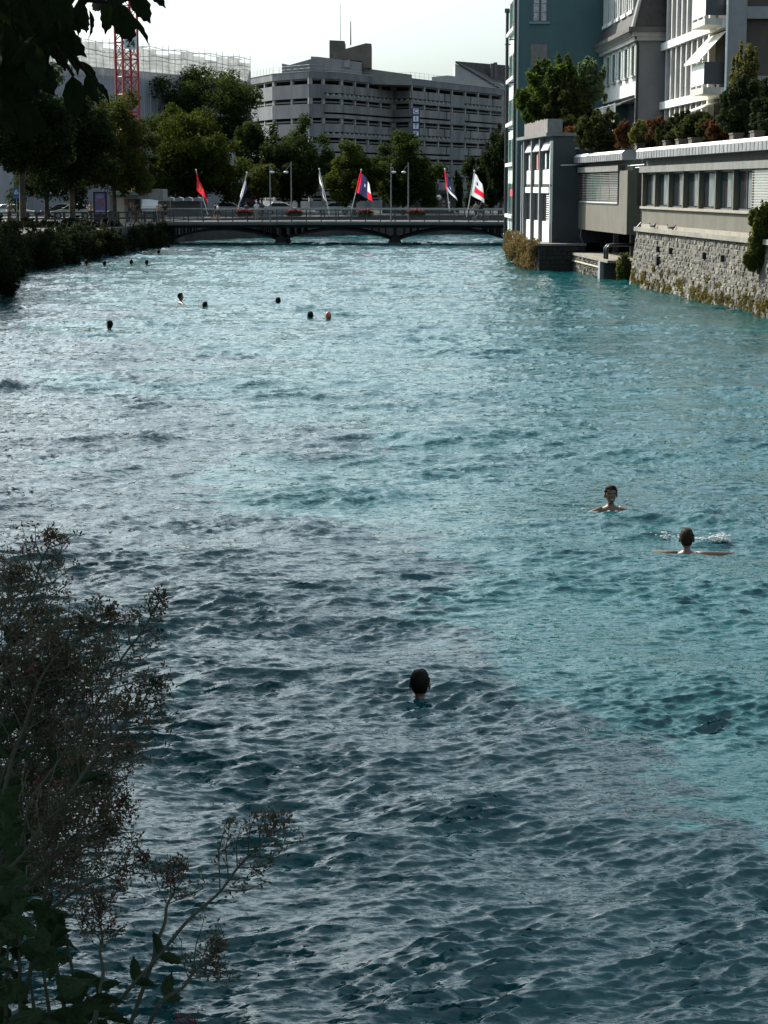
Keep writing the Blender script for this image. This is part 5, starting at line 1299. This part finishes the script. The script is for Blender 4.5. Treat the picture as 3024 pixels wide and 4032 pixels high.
# ================================================================== SHRUBS ON THE RIGHT BANK
SM = {'juniper': leafmat('juniper', (.042, .048, .016), (.014, .018, .008), .3, 1.2), 'rust': leafmat('rust_shrub', (.105, .045, .022), (.045, .022, .012), .25, 1.2),
      'olive': leafmat('olive_shrub', (.13, .12, .04), (.06, .06, .02), .25, 1.2), 'green': leafmat('fresh_green', (.050, .072, .014), (.016, .027, .007), .4, 1.0),
      'bluegreen': leafmat('blue_green', (.09, .12, .07), (.04, .06, .035), .35, 1.0), 'gold': leafmat('dry_grass', (.19, .135, .06), (.08, .062, .028), .12, 1.5),
      'pine': leafmat('pine', (.032, .042, .018), (.012, .018, .009), .2, 1.2), 'yew': leafmat('yew', (.11, .12, .03), (.03, .04, .012), .25, 2.0)}
def shrub(name, label, px0, px1, py0, py1, Y, m, n, size, seed, z0=None, group=None, nclump=38, dep=1.0, flat=.3, cat='shrub'):
    a, b_ = at((px0 + px1) / 2, py0, Y), at((px0 + px1) / 2, py1, Y); rx = (px1 - px0) / 2 * Y / FPX * 1.22; rz = (a.z - b_.z) / 2 * 1.15; n = int(n * 1.5)
    z0 = b_.z if z0 is None else z0
    o = thing(name, label, cat, (a.x, Y, z0), 0, group); c = (0, 0, (a.z + b_.z) / 2 - z0)
    rng = np.random.default_rng(seed); cs, rr = crown_parts(rng, c, rx, rx * dep, rz, nclump, 1.0)
    for k in range(16):
        a_ = rng.random() * 6.28; f_ = rng.uniform(.1, .9); h_ = math.sqrt(max(.05, 1 - f_ * f_))
        cs.append((rx * f_ * math.cos(a_), rx * dep * f_ * math.sin(a_), c[2] + rz * h_ * rng.uniform(.8, 1.12))); rr.append((rx * .09, rx * .09, rz * rng.uniform(.15, .38)))
    V_, F_ = leaf_cloud(rng, cs, rr, n, size, flat); put('foliage', np_mesh('foliage', V_, F_, SM[m]), o)
    t = MB()
    for k in range(5):
        a_ = k * 1.26; t.tube([(.1 * math.cos(a_), .1 * math.sin(a_), -.05), (rx * .3 * math.cos(a_), rx * .3 * math.sin(a_), c[2]), (rx * .5 * math.cos(a_), rx * .5 * math.sin(a_), c[2] + rz * .6)], [.05, .035, .012], 5)
    t.build('stem', bark, o); return o
GR = 'shrubs in the roof planting'
shrub('roof_shrub', 'tall green bamboo-like shrub on the finned house roof against the teal wall', 2065, 2300, 275, 545, 131, 'green', 8500, .15, 70, z0=8.5, nclump=30)
shrub('roof_shrub', 'dark bushy shrub between the tall green one and the glass balustrade', 2170, 2330, 340, 520, 129, 'juniper', 5000, .13, 71, z0=8.5)
shrub('roof_shrub', 'airy pale blue-green shrub reaching over the glass balustrade', 2260, 2385, 262, 430, 132, 'bluegreen', 2400, .15, 72, z0=8.5, nclump=16)
shrub('roof_shrub', 'pointed green top rising from the tall shrub', 2205, 2250, 250, 340, 132, 'green', 900, .13, 73, z0=9.5, nclump=8)
shrub('roof_shrub', 'reddish dry shrub over the corner of the projecting block', 2212, 2330, 505, 612, 124, 'rust', 2600, .11, 74, z0=7.15, group=GR)
shrub('roof_shrub', 'dark juniper spreading behind the projecting block parapet', 2285, 2450, 460, 600, 118, 'juniper', 5200, .12, 75, z0=7.15, group=GR)
shrub('roof_shrub', 'brownish shrub beside the dark juniper', 2425, 2500, 495, 580, 111.5, 'rust', 1900, .10, 76, z0=7.15, group=GR)
shrub('roof_shrub', 'olive shrub between the two rust shrubs', 2490, 2565, 490, 570, 108, 'olive', 1900, .10, 77, z0=7.15, group=GR)
shrub('roof_shrub', 'bright rust-orange shrub at the foot of the apartment block', 2548, 2650, 472, 560, 105, 'rust', 3000, .10, 78, z0=7.15, group=GR)
shrub('roof_shrub', 'long dark juniper hedge below the lower awning', 2640, 2800, 455, 570, 100, 'juniper', 5200, .11, 79, z0=7.15, group=GR)
shrub('roof_shrub', 'rusty low shrub in front of the dark hedge', 2770, 2890, 480, 555, 95, 'rust', 2000, .10, 80, z0=7.15, group=GR)
shrub('roof_shrub', 'broad dark pine shrub covering the apartment corner', 2830, 3030, 350, 545, 92, 'pine', 8500, .11, 81, z0=7.15, group=GR, nclump=30)
shrub('roof_shrub', 'slender light conifer in front of the brown end wall', 2885, 2990, 215, 430, 94, 'olive', 2200, .10, 82, z0=7.15, nclump=14)
shrub('roof_shrub', 'dark pine shrub continuing the planting past the ladder', 2980, 3140, 330, 550, 88, 'pine', 6000, .11, 83, z0=7.15, group=GR)
for i, (px, w_) in enumerate(((2590, 20), (2640, 24), (2690, 18), (2480, 16), (2850, 26), (2930, 22))):
    Y = (lambda c: (21.87) / (c + .0787))((px - CX) / FPX * .98) + .5
    p = at(px, 560, Y); o = thing('plant_box', 'weathered terracotta plant box behind the roof parapet', 'planter', (p.x + .55, Y, 7.15), 0, 'plant boxes behind the parapet')
    MB().box(-.22, .22, -.5, .5, 0, .3).build('box', mat('terracotta', (.055, .042, .034), .9, .3, 2), o); MB().box(-.26, .26, -.54, .54, .3, .36).build('rim', mat('terracotta', (0, 0, 0)), o)
# yew overhanging at the ladder
shrub('yew_bush', 'round sunlit yew bush growing out of the river wall above the ladder', 2942, 3060, 850, 1075, 79.2, 'yew', 7000, .08, 84, nclump=26, dep=.6)
# dry golden growth on the quay edge and wall foot
qb = thing('quay_bush', 'dry golden bush hanging over the quay edge to the water', 'shrub', (9.3, 122, 1.6))
rng = np.random.default_rng(90); cs = []; rr = []
for k in range(34):
    Yq = 121.6 + 26 * rng.random() ** 1.6; ex = 9.62 - (Yq - 121) * .0532 if Yq < 133.6 else 8.95 + (Yq - 133.6) * .057
    h_ = 1.0 if Yq < 132 else .7
    cs.append((ex - 9.3 - .22 - .2 * rng.random(), Yq - 122, rng.uniform(-1.5, .35) * h_)); rr.append((.38, .8, .42))
V_, F_ = leaf_cloud(rng, cs, rr, 7000, .085, .1); put('foliage', np_mesh('foliage', V_, F_, SM['gold']), qb)
MB().tube([(.1, .5, 0), (-.2, .4, .3), (-.35, .3, -.5)], [.04, .03, .015], 5).build('stem', bark, qb)
shrub('quay_bush', 'green ivy clump between the terrace pier and the stone wall', 2428, 2482, 1015, 1110, 105.6, 'yew', 1600, .07, 94, dep=.8, z0=1.5)
# tangled dry plants along the foot of the stone wall
wv = thing('wall_plants', 'tangled dry creeping plants on the lower stone river wall', 'plants', (0, 0, 0))
rng = np.random.default_rng(95); cs = []; rr = []
a_ = math.atan2(1, SL); ux, uy = math.cos(a_), math.sin(a_); ox, oy = 21.87 + SL * 62, 62
for k in range(120):
    s_ = rng.uniform(S(3080, 1150), L1); z_ = abs(rng.normal(0, .45)) + .02; yl = .12 + .5 * (2.84 - z_) / 4.04 + .08
    cs.append((ox + ux * s_ - uy * yl, oy + uy * s_ + ux * yl, z_)); q = rng.uniform(.12, .34); rr.append((q * .35, q, q * .8))
V_, F_ = leaf_cloud(rng, cs, rr, 5200, .06, 0.0)
half_ = len(F_) // 2
put('foliage', np_mesh('foliage', V_[:half_ * 4], F_[:half_], SM['olive']), wv); put('dry_foliage', np_mesh('dry_foliage', V_[half_ * 4:], F_[half_:] - half_ * 4, SM['gold']), wv)

# pigeons on the ledge
pg = mat('pigeon_grey', (.05, .052, .06), .7, .4, 12)
def pigeon(label, px, py, rz):
    s_ = S(px, py); o = thing('pigeon', label, 'pigeon', (ox + ux * s_ - uy * .2, oy + uy * s_ + ux * .2, 3.05), rz, 'pigeons on the ledge')
    rings = []
    for (x, z_, w_, h_) in ((-.24, .12, .012, .008), (-.16, .12, .04, .03), (-.08, .125, .065, .06), (.02, .13, .075, .075), (.09, .15, .06, .065), (.125, .19, .036, .04), (.14, .225, .03, .032), (.155, .25, .034, .033), (.175, .262, .026, .025), (.195, .262, .008, .008)):
        rings.append([(x, w_ * math.cos(k * math.pi / 5), z_ + h_ * math.sin(k * math.pi / 5)) for k in range(10)])
    MB().loft(rings).build('body', pg, o, smooth=True)
    MB().tube([(.19, 0, .26), (.225, 0, .252)], [.008, .003], 5).build('beak', dark_metal, o)
    for sd_ in (-1, 1):
        MB().ball((-.05, sd_ * .066, .135), (.13, .015, .05), 8, 5).build('wing', mat('pigeon_wing', (.09, .09, .1), .7), o)
        MB().tube([(.0, sd_ * .03, .08), (.005, sd_ * .03, 0), (.04, sd_ * .03, .003)], .007, 4).build('leg', mat('pigeon_leg', (.3, .1, .08), .7), o)
pigeon('pigeon with head turned, closest to the rain pipe', 2580, 890, R(120)); pigeon('second pigeon huddled against the one by the rain pipe', 2589, 891, R(-60))
pigeon('pigeon farther along the ledge, upright', 2650, 897, R(110)); pigeon('pigeon resting low beside the upright one', 2664, 900, R(-40))

# ================================================================== SHRUBS ON THE LEFT BANK
SM['bank'] = leafmat('bank_shrub', (.016, .022, .009), (.007, .010, .005), .25, .8); SM['bankl'] = leafmat('bank_shrub_light', (.12, .14, .04), (.05, .06, .02), .35, .8)
rb = random.Random(21)
def bank_x(Y):
    for a, b_ in zip(BL[:-1], BL[1:]):
        if a[1] <= Y <= b_[1]: return a[0] + (b_[0] - a[0]) * (Y - a[1]) / (b_[1] - a[1])
for i in range(40):
    Y = 86 + i * 2.32; X_ = bank_x(Y) - rb.uniform(-.2, .8); w_ = rb.uniform(1.3, 2.2); h_ = rb.uniform(1.4, 2.1)
    zt_ = 5.1 - .0172 * Y
    o = thing('bank_shrub', 'dark shrub hanging over the shaded embankment wall', 'shrub', (X_, Y, 1.9), 0, 'shrubs along the embankment wall')
    cs, rr = crown_parts(np.random.default_rng(200 + i), (0.35, 0, zt_ - h_ - 1.9), w_ * .75, w_, h_, 14, 1.0)
    V_, F_ = leaf_cloud(np.random.default_rng(300 + i), cs, rr, 2200, .10, .2); put('foliage', np_mesh('foliage', V_, F_, SM['bank']), o)
    MB().tube([(0, 0, -.1), (.1, 0, .5), (.2, .2, .9)], [.05, .04, .02], 5).build('stem', bark, o)

for i in range(12):
    X_ = -37 + i * 1.35; Y = 158 + rb.uniform(-3, 4) - abs(i - 6) * .6; w_ = rb.uniform(1.2, 1.8)
    o = thing('bank_shrub', 'low dark shrub on the bank in front of the timber fence', 'shrub', (X_, Y, 2.0), 0, 'low shrubs before the bank fence')
    cs, rr = crown_parts(np.random.default_rng(400 + i), (0, 0, .1), w_, w_, .55, 12, 1.0)
    V_, F_ = leaf_cloud(np.random.default_rng(450 + i), cs, rr, 1600, .10, .2); put('foliage', np_mesh('foliage', V_, F_, SM['bank']), o)
    MB().tube([(0, 0, -.1), (.1, 0, .3), (.2, .2, .6)], [.05, .04, .02], 5).build('stem', bark, o)
SHX = (('juniper', 2490, 2600, 520, 600, 109.5, 'dark low juniper under the olive shrub'), ('juniper', 2585, 2680, 500, 585, 104, 'dark juniper at the foot of the orange shrub'), ('juniper', 2740, 2850, 470, 575, 98, 'dark juniper behind the rusty low shrub'), ('juniper', 2200, 2290, 470, 560, 126, 'dark juniper behind the reddish corner shrub'))
for i, (m_, a, b_, c, d, Y, lab) in enumerate(SHX): shrub('roof_shrub', lab, a, b_, c, d, Y, m_, 2600, .11, 120 + i, z0=7.15, group=GR)
# ================================================================== FOREGROUND: overhanging tree and wall plants
leafd = leafmat('chestnut_leaf', (.010, .016, .006), (.005, .009, .004), .25, 6.0)
ot = thing('overhanging_tree', 'dark broadleaf tree whose serrated leaves hang into the view beside the crane', 'tree', (-3.6, 1.0, 3.5))
OB = ot.location
MB().tube([(0, 0, -.2), (.05, .1, 1.5), (-.1, .4, 3.2), (-.3, 1.6, 5.0), (-.5, 4, 7.5), (-.6, 6, 9.5)], [.34, .28, .25, .2, .15, .05], 10).build('trunk', bark, ot)
rng = np.random.default_rng(500)
cs, rr = crown_parts(rng, Vector((-4.8, 9.5, 11.6)) - OB, 7.4, 8.2, 3.6, 60, 1.0)
V_, F_ = leaf_cloud(rng, cs, rr, 24000, .15); put('crown', np_mesh('crown', V_, F_, leafd), ot)
def leaf_shape(seed):
    r_ = random.Random(seed); N_ = 9; vs = []; fs = []
    for i in range(N_ + 1):
        f = i / N_
        w = .5 * (math.sin(math.pi * min(1, f * 1.02) ** .85) ** .8) * (1 - .25 * f) if 0 < f < 1 else .0
        w = max(w, .012); z_ = -.16 * f * f + .04 * math.sin(f * 3)
        ser = .05 * (1 if i % 2 else -.4) * (1 if 0 < i < N_ else 0)
        vs += [(-(w + ser) * .62, f + (.03 if i % 2 else 0), z_ + w * .20 + r_.uniform(-.015, .015)), (-(w) * .32, f, z_ + w * .09), (0, f, z_), (w * .32, f, z_ + w * .09), ((w + ser) * .62, f + (.03 if i % 2 else 0), z_ + w * .20 + r_.uniform(-.015, .015))]
    for i in range(N_):
        for k in range(4): fs.append((i * 5 + k, i * 5 + k + 1, (i + 1) * 5 + k + 1, (i + 1) * 5 + k))
    m_ = MB(); m_.add(vs, fs); m_.tube([(0, -.22, .02), (0, 0, 0), (0, .55, -.045)], [.014, .012, .005], 4)
    return m_
LEAFS = [leaf_shape(s_).mesh('leaf', leafd, True) for s_ in range(5)]
rl = random.Random(77)
def place_leaf(name, me, parent, base, tip, width, roll, droop_n=None):
    b_ = Vector(base); y_ = Vector(tip) - b_; L_ = y_.length; y_.normalize()
    view = (b_ - Vector((0, 0, CAMZ))).normalized()
    x_ = y_.cross(view); x_ = x_.normalized() if x_.length > 1e-4 else Vector((1, 0, 0)); z_ = x_.cross(y_).normalized()
    x_, z_ = x_ * math.cos(roll) + z_ * math.sin(roll), z_ * math.cos(roll) - x_ * math.sin(roll)
    M = Matrix(((x_.x * width, y_.x * L_, z_.x * L_, b_.x), (x_.y * width, y_.y * L_, z_.y * L_, b_.y), (x_.z * width, y_.z * L_, z_.z * L_, b_.z), (0, 0, 0, 1)))
    o = bpy.data.objects.new(name, me); COL.objects.link(o); o.parent = parent
    o.matrix_basis = Matrix.Translation(-Vector(parent.location)) @ M
    return o
named = [((428, 0), (417, 134), 78, .2), ((462, 5), (520, 184), 118, .1), ((490, 60), (602, 172), 44, .9), ((505, -40), (602, 96), 96, .3), ((600, -50), (646, 28), 60, .3),
         ((330, 10), (336, 142), 62, .4), ((352, 40), (362, 148), 30, .9), ((285, 40), (268, 142), 75, .2), ((305, 50), (312, 140), 40, .5), ((225, 90), (236, 192), 76, .3), ((190, 100), (180, 182), 50, .4),
         ((236, 185), (330, 300), 66, .8), ((300, 240), (400, 350), 60, .7), ((360, 320), (448, 408), 40, .9), ((285, 300), (300, 478), 118, .15), ((345, 290), (385, 420), 70, .6),
         ((380, -30), (395, 60), 80, .3), ((255, -10), (240, 120), 95, .2), ((540, -60), (560, 20), 70, .2), ((460, -50), (440, 40), 80, .3)]
for i, (b_, t_, w_, ro) in enumerate(named):
    Y = 5.6 + rl.uniform(-.5, .5)
    place_leaf('leaf', LEAFS[i % 5], ot, at(*b_, Y), at(*t_, Y - rl.uniform(-.05, .08)), w_ * Y / FPX * 1.35, ro * rl.choice((-1, 1)) * .8)
for i in range(230):
    bx = rl.uniform(-160, 260); by = rl.uniform(-180, 420)
    if by > 40 and bx > 70 + (400 - by) * .55: continue
    Y = rl.uniform(5.0, 7.0); ln = rl.uniform(110, 190); a = rl.uniform(-.7, .9)
    place_leaf('leaf', LEAFS[i % 5], ot, at(bx, by, Y), at(bx + ln * math.sin(a), by + ln * math.cos(a), Y + rl.uniform(-.05, .05)), ln * .68 * Y / FPX * 1.25, rl.uniform(-.7, .7))
tw = MB()
for pts in ([(-150, -260), (120, -90), (330, 0), (470, 10), (560, -20)], [(120, -90), (200, 60), (260, 190), (340, 280), (400, 340)], [(330, 0), (300, 40), (290, 120)], [(-150, 0), (60, 120), (220, 190), (290, 300)]):
    tw.tube([at(x, y, 5.75) - OB for x, y in pts], [.014, .011, .008, .005, .003][:len(pts)], 6)
tw.tube([(-.2, 1.2, 4.5), at(-400, -900, 5.2) - OB, at(-150, -260, 5.75) - OB, at(-150, 0, 5.75) - OB], [.07, .035, .015, .012], 6)
tw.build('branch', mat('dark_bark', (.02, .016, .012), .9, spec=.05), ot)

# ---------------- valerian gone to seed on the wall edge
stemm = mat('valerian_stem', (.035, .042, .024), .7, .3, 20); seedm = leafmat('valerian_seed', (.115, .098, .074), (.034, .03, .022), .35, 30.0); redm = leafmat('valerian_red', (.16, .045, .06), (.08, .025, .03), .35, 40.0)
vleaf = leafmat('valerian_leaf', (.030, .050, .024), (.012, .022, .011), .12, 12.0)
VL = [leaf_shape(50 + s_).mesh('leaf', vleaf, True) for s_ in range(3)]
rv = random.Random(99)
def tufts(mb_v, P, n, s, rnd_):
    for _ in range(n):
        d = Vector((rnd_.gauss(0, 1), rnd_.gauss(0, 1), rnd_.gauss(.5, 1))).normalized(); c = P + d * s * rnd_.uniform(0, 1.4)
        e = Vector((rnd_.gauss(0, 1), rnd_.gauss(0, 1), rnd_.gauss(0, 1))).normalized(); w = d.cross(e).normalized() * s * rnd_.uniform(.16, .36); l_ = d * s * rnd_.uniform(.6, 1.3)
        mb_v.quad(c - w * .4, c + l_ * .5 - w, c + l_, c + l_ * .5 + w)
def valerian(label, pts, Y, spread=1.0, dens=1.0, seed=0, group='valerian gone to seed along the wall edge', leaves=2, head=.55):
    r_ = random.Random(seed); W_ = [at(px, py, Y + .04 * i) for i, (px, py) in enumerate(pts)]
    base = W_[0].copy()
    o = thing('valerian', label, 'plant', base, 0, group)
    path = []                                   # smooth stem
    for i in range(len(W_) - 1):
        for k in range(8): path.append(W_[i].lerp(W_[i + 1], k / 8) - base)
    path.append(W_[-1] - base); n_ = len(path)
    for i in range(1, n_ - 1): path[i] = path[i] + Vector((math.sin(i * .7 + seed) * .0025, 0, math.cos(i * .5) * .002))
    low = Vector((base.x, base.y, 3.5)) if base.z > 3.5 else base - Vector((0, 0, .1))
    st = MB().tube([low - base + Vector((-.15, -.05, -.05))] + path, [.0042] + [.0038 - .0026 * i / n_ for i in range(n_)], 6)
    sd_ = MB(); rdm = MB(); L_ = sum((path[i + 1] - path[i]).length for i in range(n_ - 1))
    i0 = int(n_ * (1 - head))
    for i in range(i0, n_, 2):
        f = (i - i0) / max(1, n_ - 1 - i0); d = (path[min(n_ - 1, i + 1)] - path[max(0, i - 1)]).normalized()
        for sgn in (-1, 1):
            ln = (.085 * (1 - f) ** .7 + .014) * spread * r_.uniform(.75, 1.25)
            sdv = d.cross(Vector((r_.gauss(0, .35), 1, r_.gauss(0, .3)))).normalized() * sgn
            p0 = path[i]; p1 = p0 + (sdv * .75 + d * .7).normalized() * ln * .6; p2 = p1 + (sdv * .5 + d * .9).normalized() * ln * .5
            st.tube([p0, p1, p2], [.0012, .0009, .0006], 4)
            for q in range(5):
                g = .25 + .75 * q / 4; pq = p0.lerp(p1, min(1, g * 1.6)) if g < .62 else p1.lerp(p2, (g - .62) / .38)
                e = pq + Vector((r_.gauss(0, 1), r_.gauss(0, .8), r_.gauss(.4, 1))).normalized() * ln * .22
                st.tube([pq, e], [.0009, .0006], 3)
                tufts(rdm if r_.random() < .05 else sd_, e, int(r_.randint(7, 11) * dens), .0074, r_)
    tufts(sd_, path[-1], int(22 * dens), .009, r_)
    st.build('stem', stemm, o); tag(sd_.build('seed_head', seedm, o), kind='stuff')
    if rdm.v: tag(rdm.build('faded_blossom', redm, o), kind='stuff')
    for k in range(leaves):
        i = int(n_ * (.12 + .3 * k / max(1, leaves)))
        for sgn in (-1, 1):
            a = r_.uniform(.5, 1.2) * sgn; d = (path[min(n_ - 1, i + 1)] - path[i]).normalized()
            tip = path[i] + (d * math.cos(a) + d.cross(Vector((0, 1, 0))) * math.sin(a)) * r_.uniform(.035, .06)
            place_leaf('leaf', VL[k % 3], o, path[i] + base, tip + base, r_.uniform(.025, .04), r_.uniform(-.9, .9))
    return o
A_ = 'seeding valerian stem leaning out from the wall edge'
valerian('long single valerian stem arching far out over the water, near the bottom', [(330, 4120), (560, 3830), (800, 3570), (960, 3400), (1100, 3225)], 2.9, .9, 1.0, 1, leaves=3, head=.42)
valerian('thin valerian side shoot standing upright beside the long arching stem', [(600, 3790), (640, 3640), (680, 3520), (690, 3405)], 2.95, .55, .8, 2, leaves=0, head=.45)
valerian('valerian shoot with pinkish head low on the long arching stem', [(620, 3960), (720, 3880), (810, 3790), (860, 3740)], 2.95, .7, .8, 21, leaves=1, head=.6)
valerian('slender upright valerian spray between the big clump and the arching stem', [(400, 3960), (400, 3800), (398, 3680), (392, 3560)], 2.9, .6, .8, 3, leaves=1, head=.5)
valerian('tall valerian stem rising highest of the whole clump', [(-60, 2700), (60, 2480), (140, 2280), (200, 2120)], 3.1, 1.15, 1.1, 4, head=.9)
sets = [[(120, 3150), (330, 2850), (480, 2600), (625, 2370)], [(250, 3150), (380, 2980), (500, 2840), (605, 2700)], [(60, 3000), (180, 2700), (330, 2500), (430, 2420)], [(20, 3100), (110, 2800), (200, 2600), (310, 2460)],
        [(-80, 3000), (0, 2750), (90, 2560), (150, 2420)], [(-60, 3300), (120, 3000), (280, 2760), (400, 2600)], [(0, 3400), (160, 3150), (330, 2930), (490, 2800)], [(60, 3500), (240, 3260), (380, 3080), (500, 2960)],
        [(-100, 2900), (-40, 2600), (20, 2380), (60, 2260)], [(40, 3560), (200, 3400), (340, 3250), (480, 3170)], [(100, 3650), (260, 3530), (420, 3450), (560, 3385)], [(-60, 3500), (60, 3300), (180, 3130), (260, 2980)],
        [(-90, 3400), (-10, 3150), (70, 2950), (130, 2800)], [(-60, 3200), (60, 2950), (200, 2740), (290, 2640)], [(20, 3650), (140, 3440), (300, 3300), (430, 3260)], [(-100, 3650), (0, 3450), (120, 3280), (220, 3180)],
        [(-90, 3050), (30, 2870), (100, 2760), (200, 2700)], [(-30, 3350), (100, 3120), (230, 2980), (350, 2900)], [(-60, 3700), (60, 3560), (180, 3440), (280, 3390)],
        [(-80, 3250), (20, 3080), (110, 2960), (190, 2880)], [(-60, 3450), (80, 3250), (200, 3100), (310, 3040)], [(-60, 3600), (40, 3380), (120, 3220), (200, 3080)], [(-90, 3150), (-20, 2980), (60, 2820), (110, 2650)], [(0, 3480), (130, 3300), (260, 3160), (400, 3080)], [(-90, 3560), (20, 3420), (90, 3300), (150, 3200)], [(-60, 2960), (40, 2760), (140, 2640), (240, 2560)]]
for i, s_ in enumerate(sets): valerian(A_, s_, 2.75 + .5 * rv.random(), rv.uniform(.95, 1.25), 1.15, 100 + i, head=.8, leaves=1)
# pink blossom at the very bottom
pb_ = thing('valerian', 'pinkish valerian blossom at the foot of the arching stem', 'plant', at(760, 4060, 2.9), 0, 'valerian gone to seed along the wall edge')
m_ = MB(); r_ = random.Random(8)
for k in range(26): tufts(m_, Vector((r_.gauss(0, .012), r_.gauss(0, .01), r_.gauss(.01, .007))), 7, .006, r_)
m_.build('blossom', mat('pink_blossom', (.12, .03, .05), .7, trans=.3), pb_)
MB().tube([(-.2, -.05, -.25), (0, 0, 0)], [.004, .002], 5).build('stem', stemm, pb_)
# broad dark leaves at the wall edge
iv = thing('ivy', 'broad dark green leaves of climbing ivy at the wall edge below the valerian', 'plant', (-.8, 2.6, 3.5))
for i in range(120):
    bx = rv.uniform(-160, 420); by = rv.uniform(3560, 4120)
    if bx > (by - 3350) * .62: continue
    Y = rv.uniform(2.5, 2.85); ln = rv.uniform(90, 190); a = rv.uniform(-.4, 2.2)
    place_leaf('leaf', VL[i % 3], iv, at(bx, by, Y), at(bx + ln * math.sin(a), by - ln * math.cos(a) * .6, Y + rv.uniform(-.06, .06)), ln * .9 * Y / FPX, rv.uniform(-1, 1))
for i in range(26):
    bx = rv.uniform(-120, 30); by = rv.uniform(3150, 3650); Y = rv.uniform(2.4, 2.7); ln = rv.uniform(90, 200); a = rv.uniform(-.4, 2.4)
    place_leaf('leaf', VL[i % 3], iv, at(bx, by, Y), at(bx + ln * math.sin(a), by - ln * math.cos(a) * .6, Y), ln * .85 * Y / FPX, rv.uniform(-1, 1))
vn = MB()
for k in range(9):
    x = -.9 + k * .05; vn.tube([(x - -.8, -.3, -.05), Vector(at(-100 + k * 60, 4100 - k * 15, 2.7)) - Vector(iv.location), Vector(at(-60 + k * 45, 3850 - (k % 4) * 60, 2.7)) - Vector(iv.location)], [.006, .004, .002], 5)
vn.build('stem', stemm, iv)
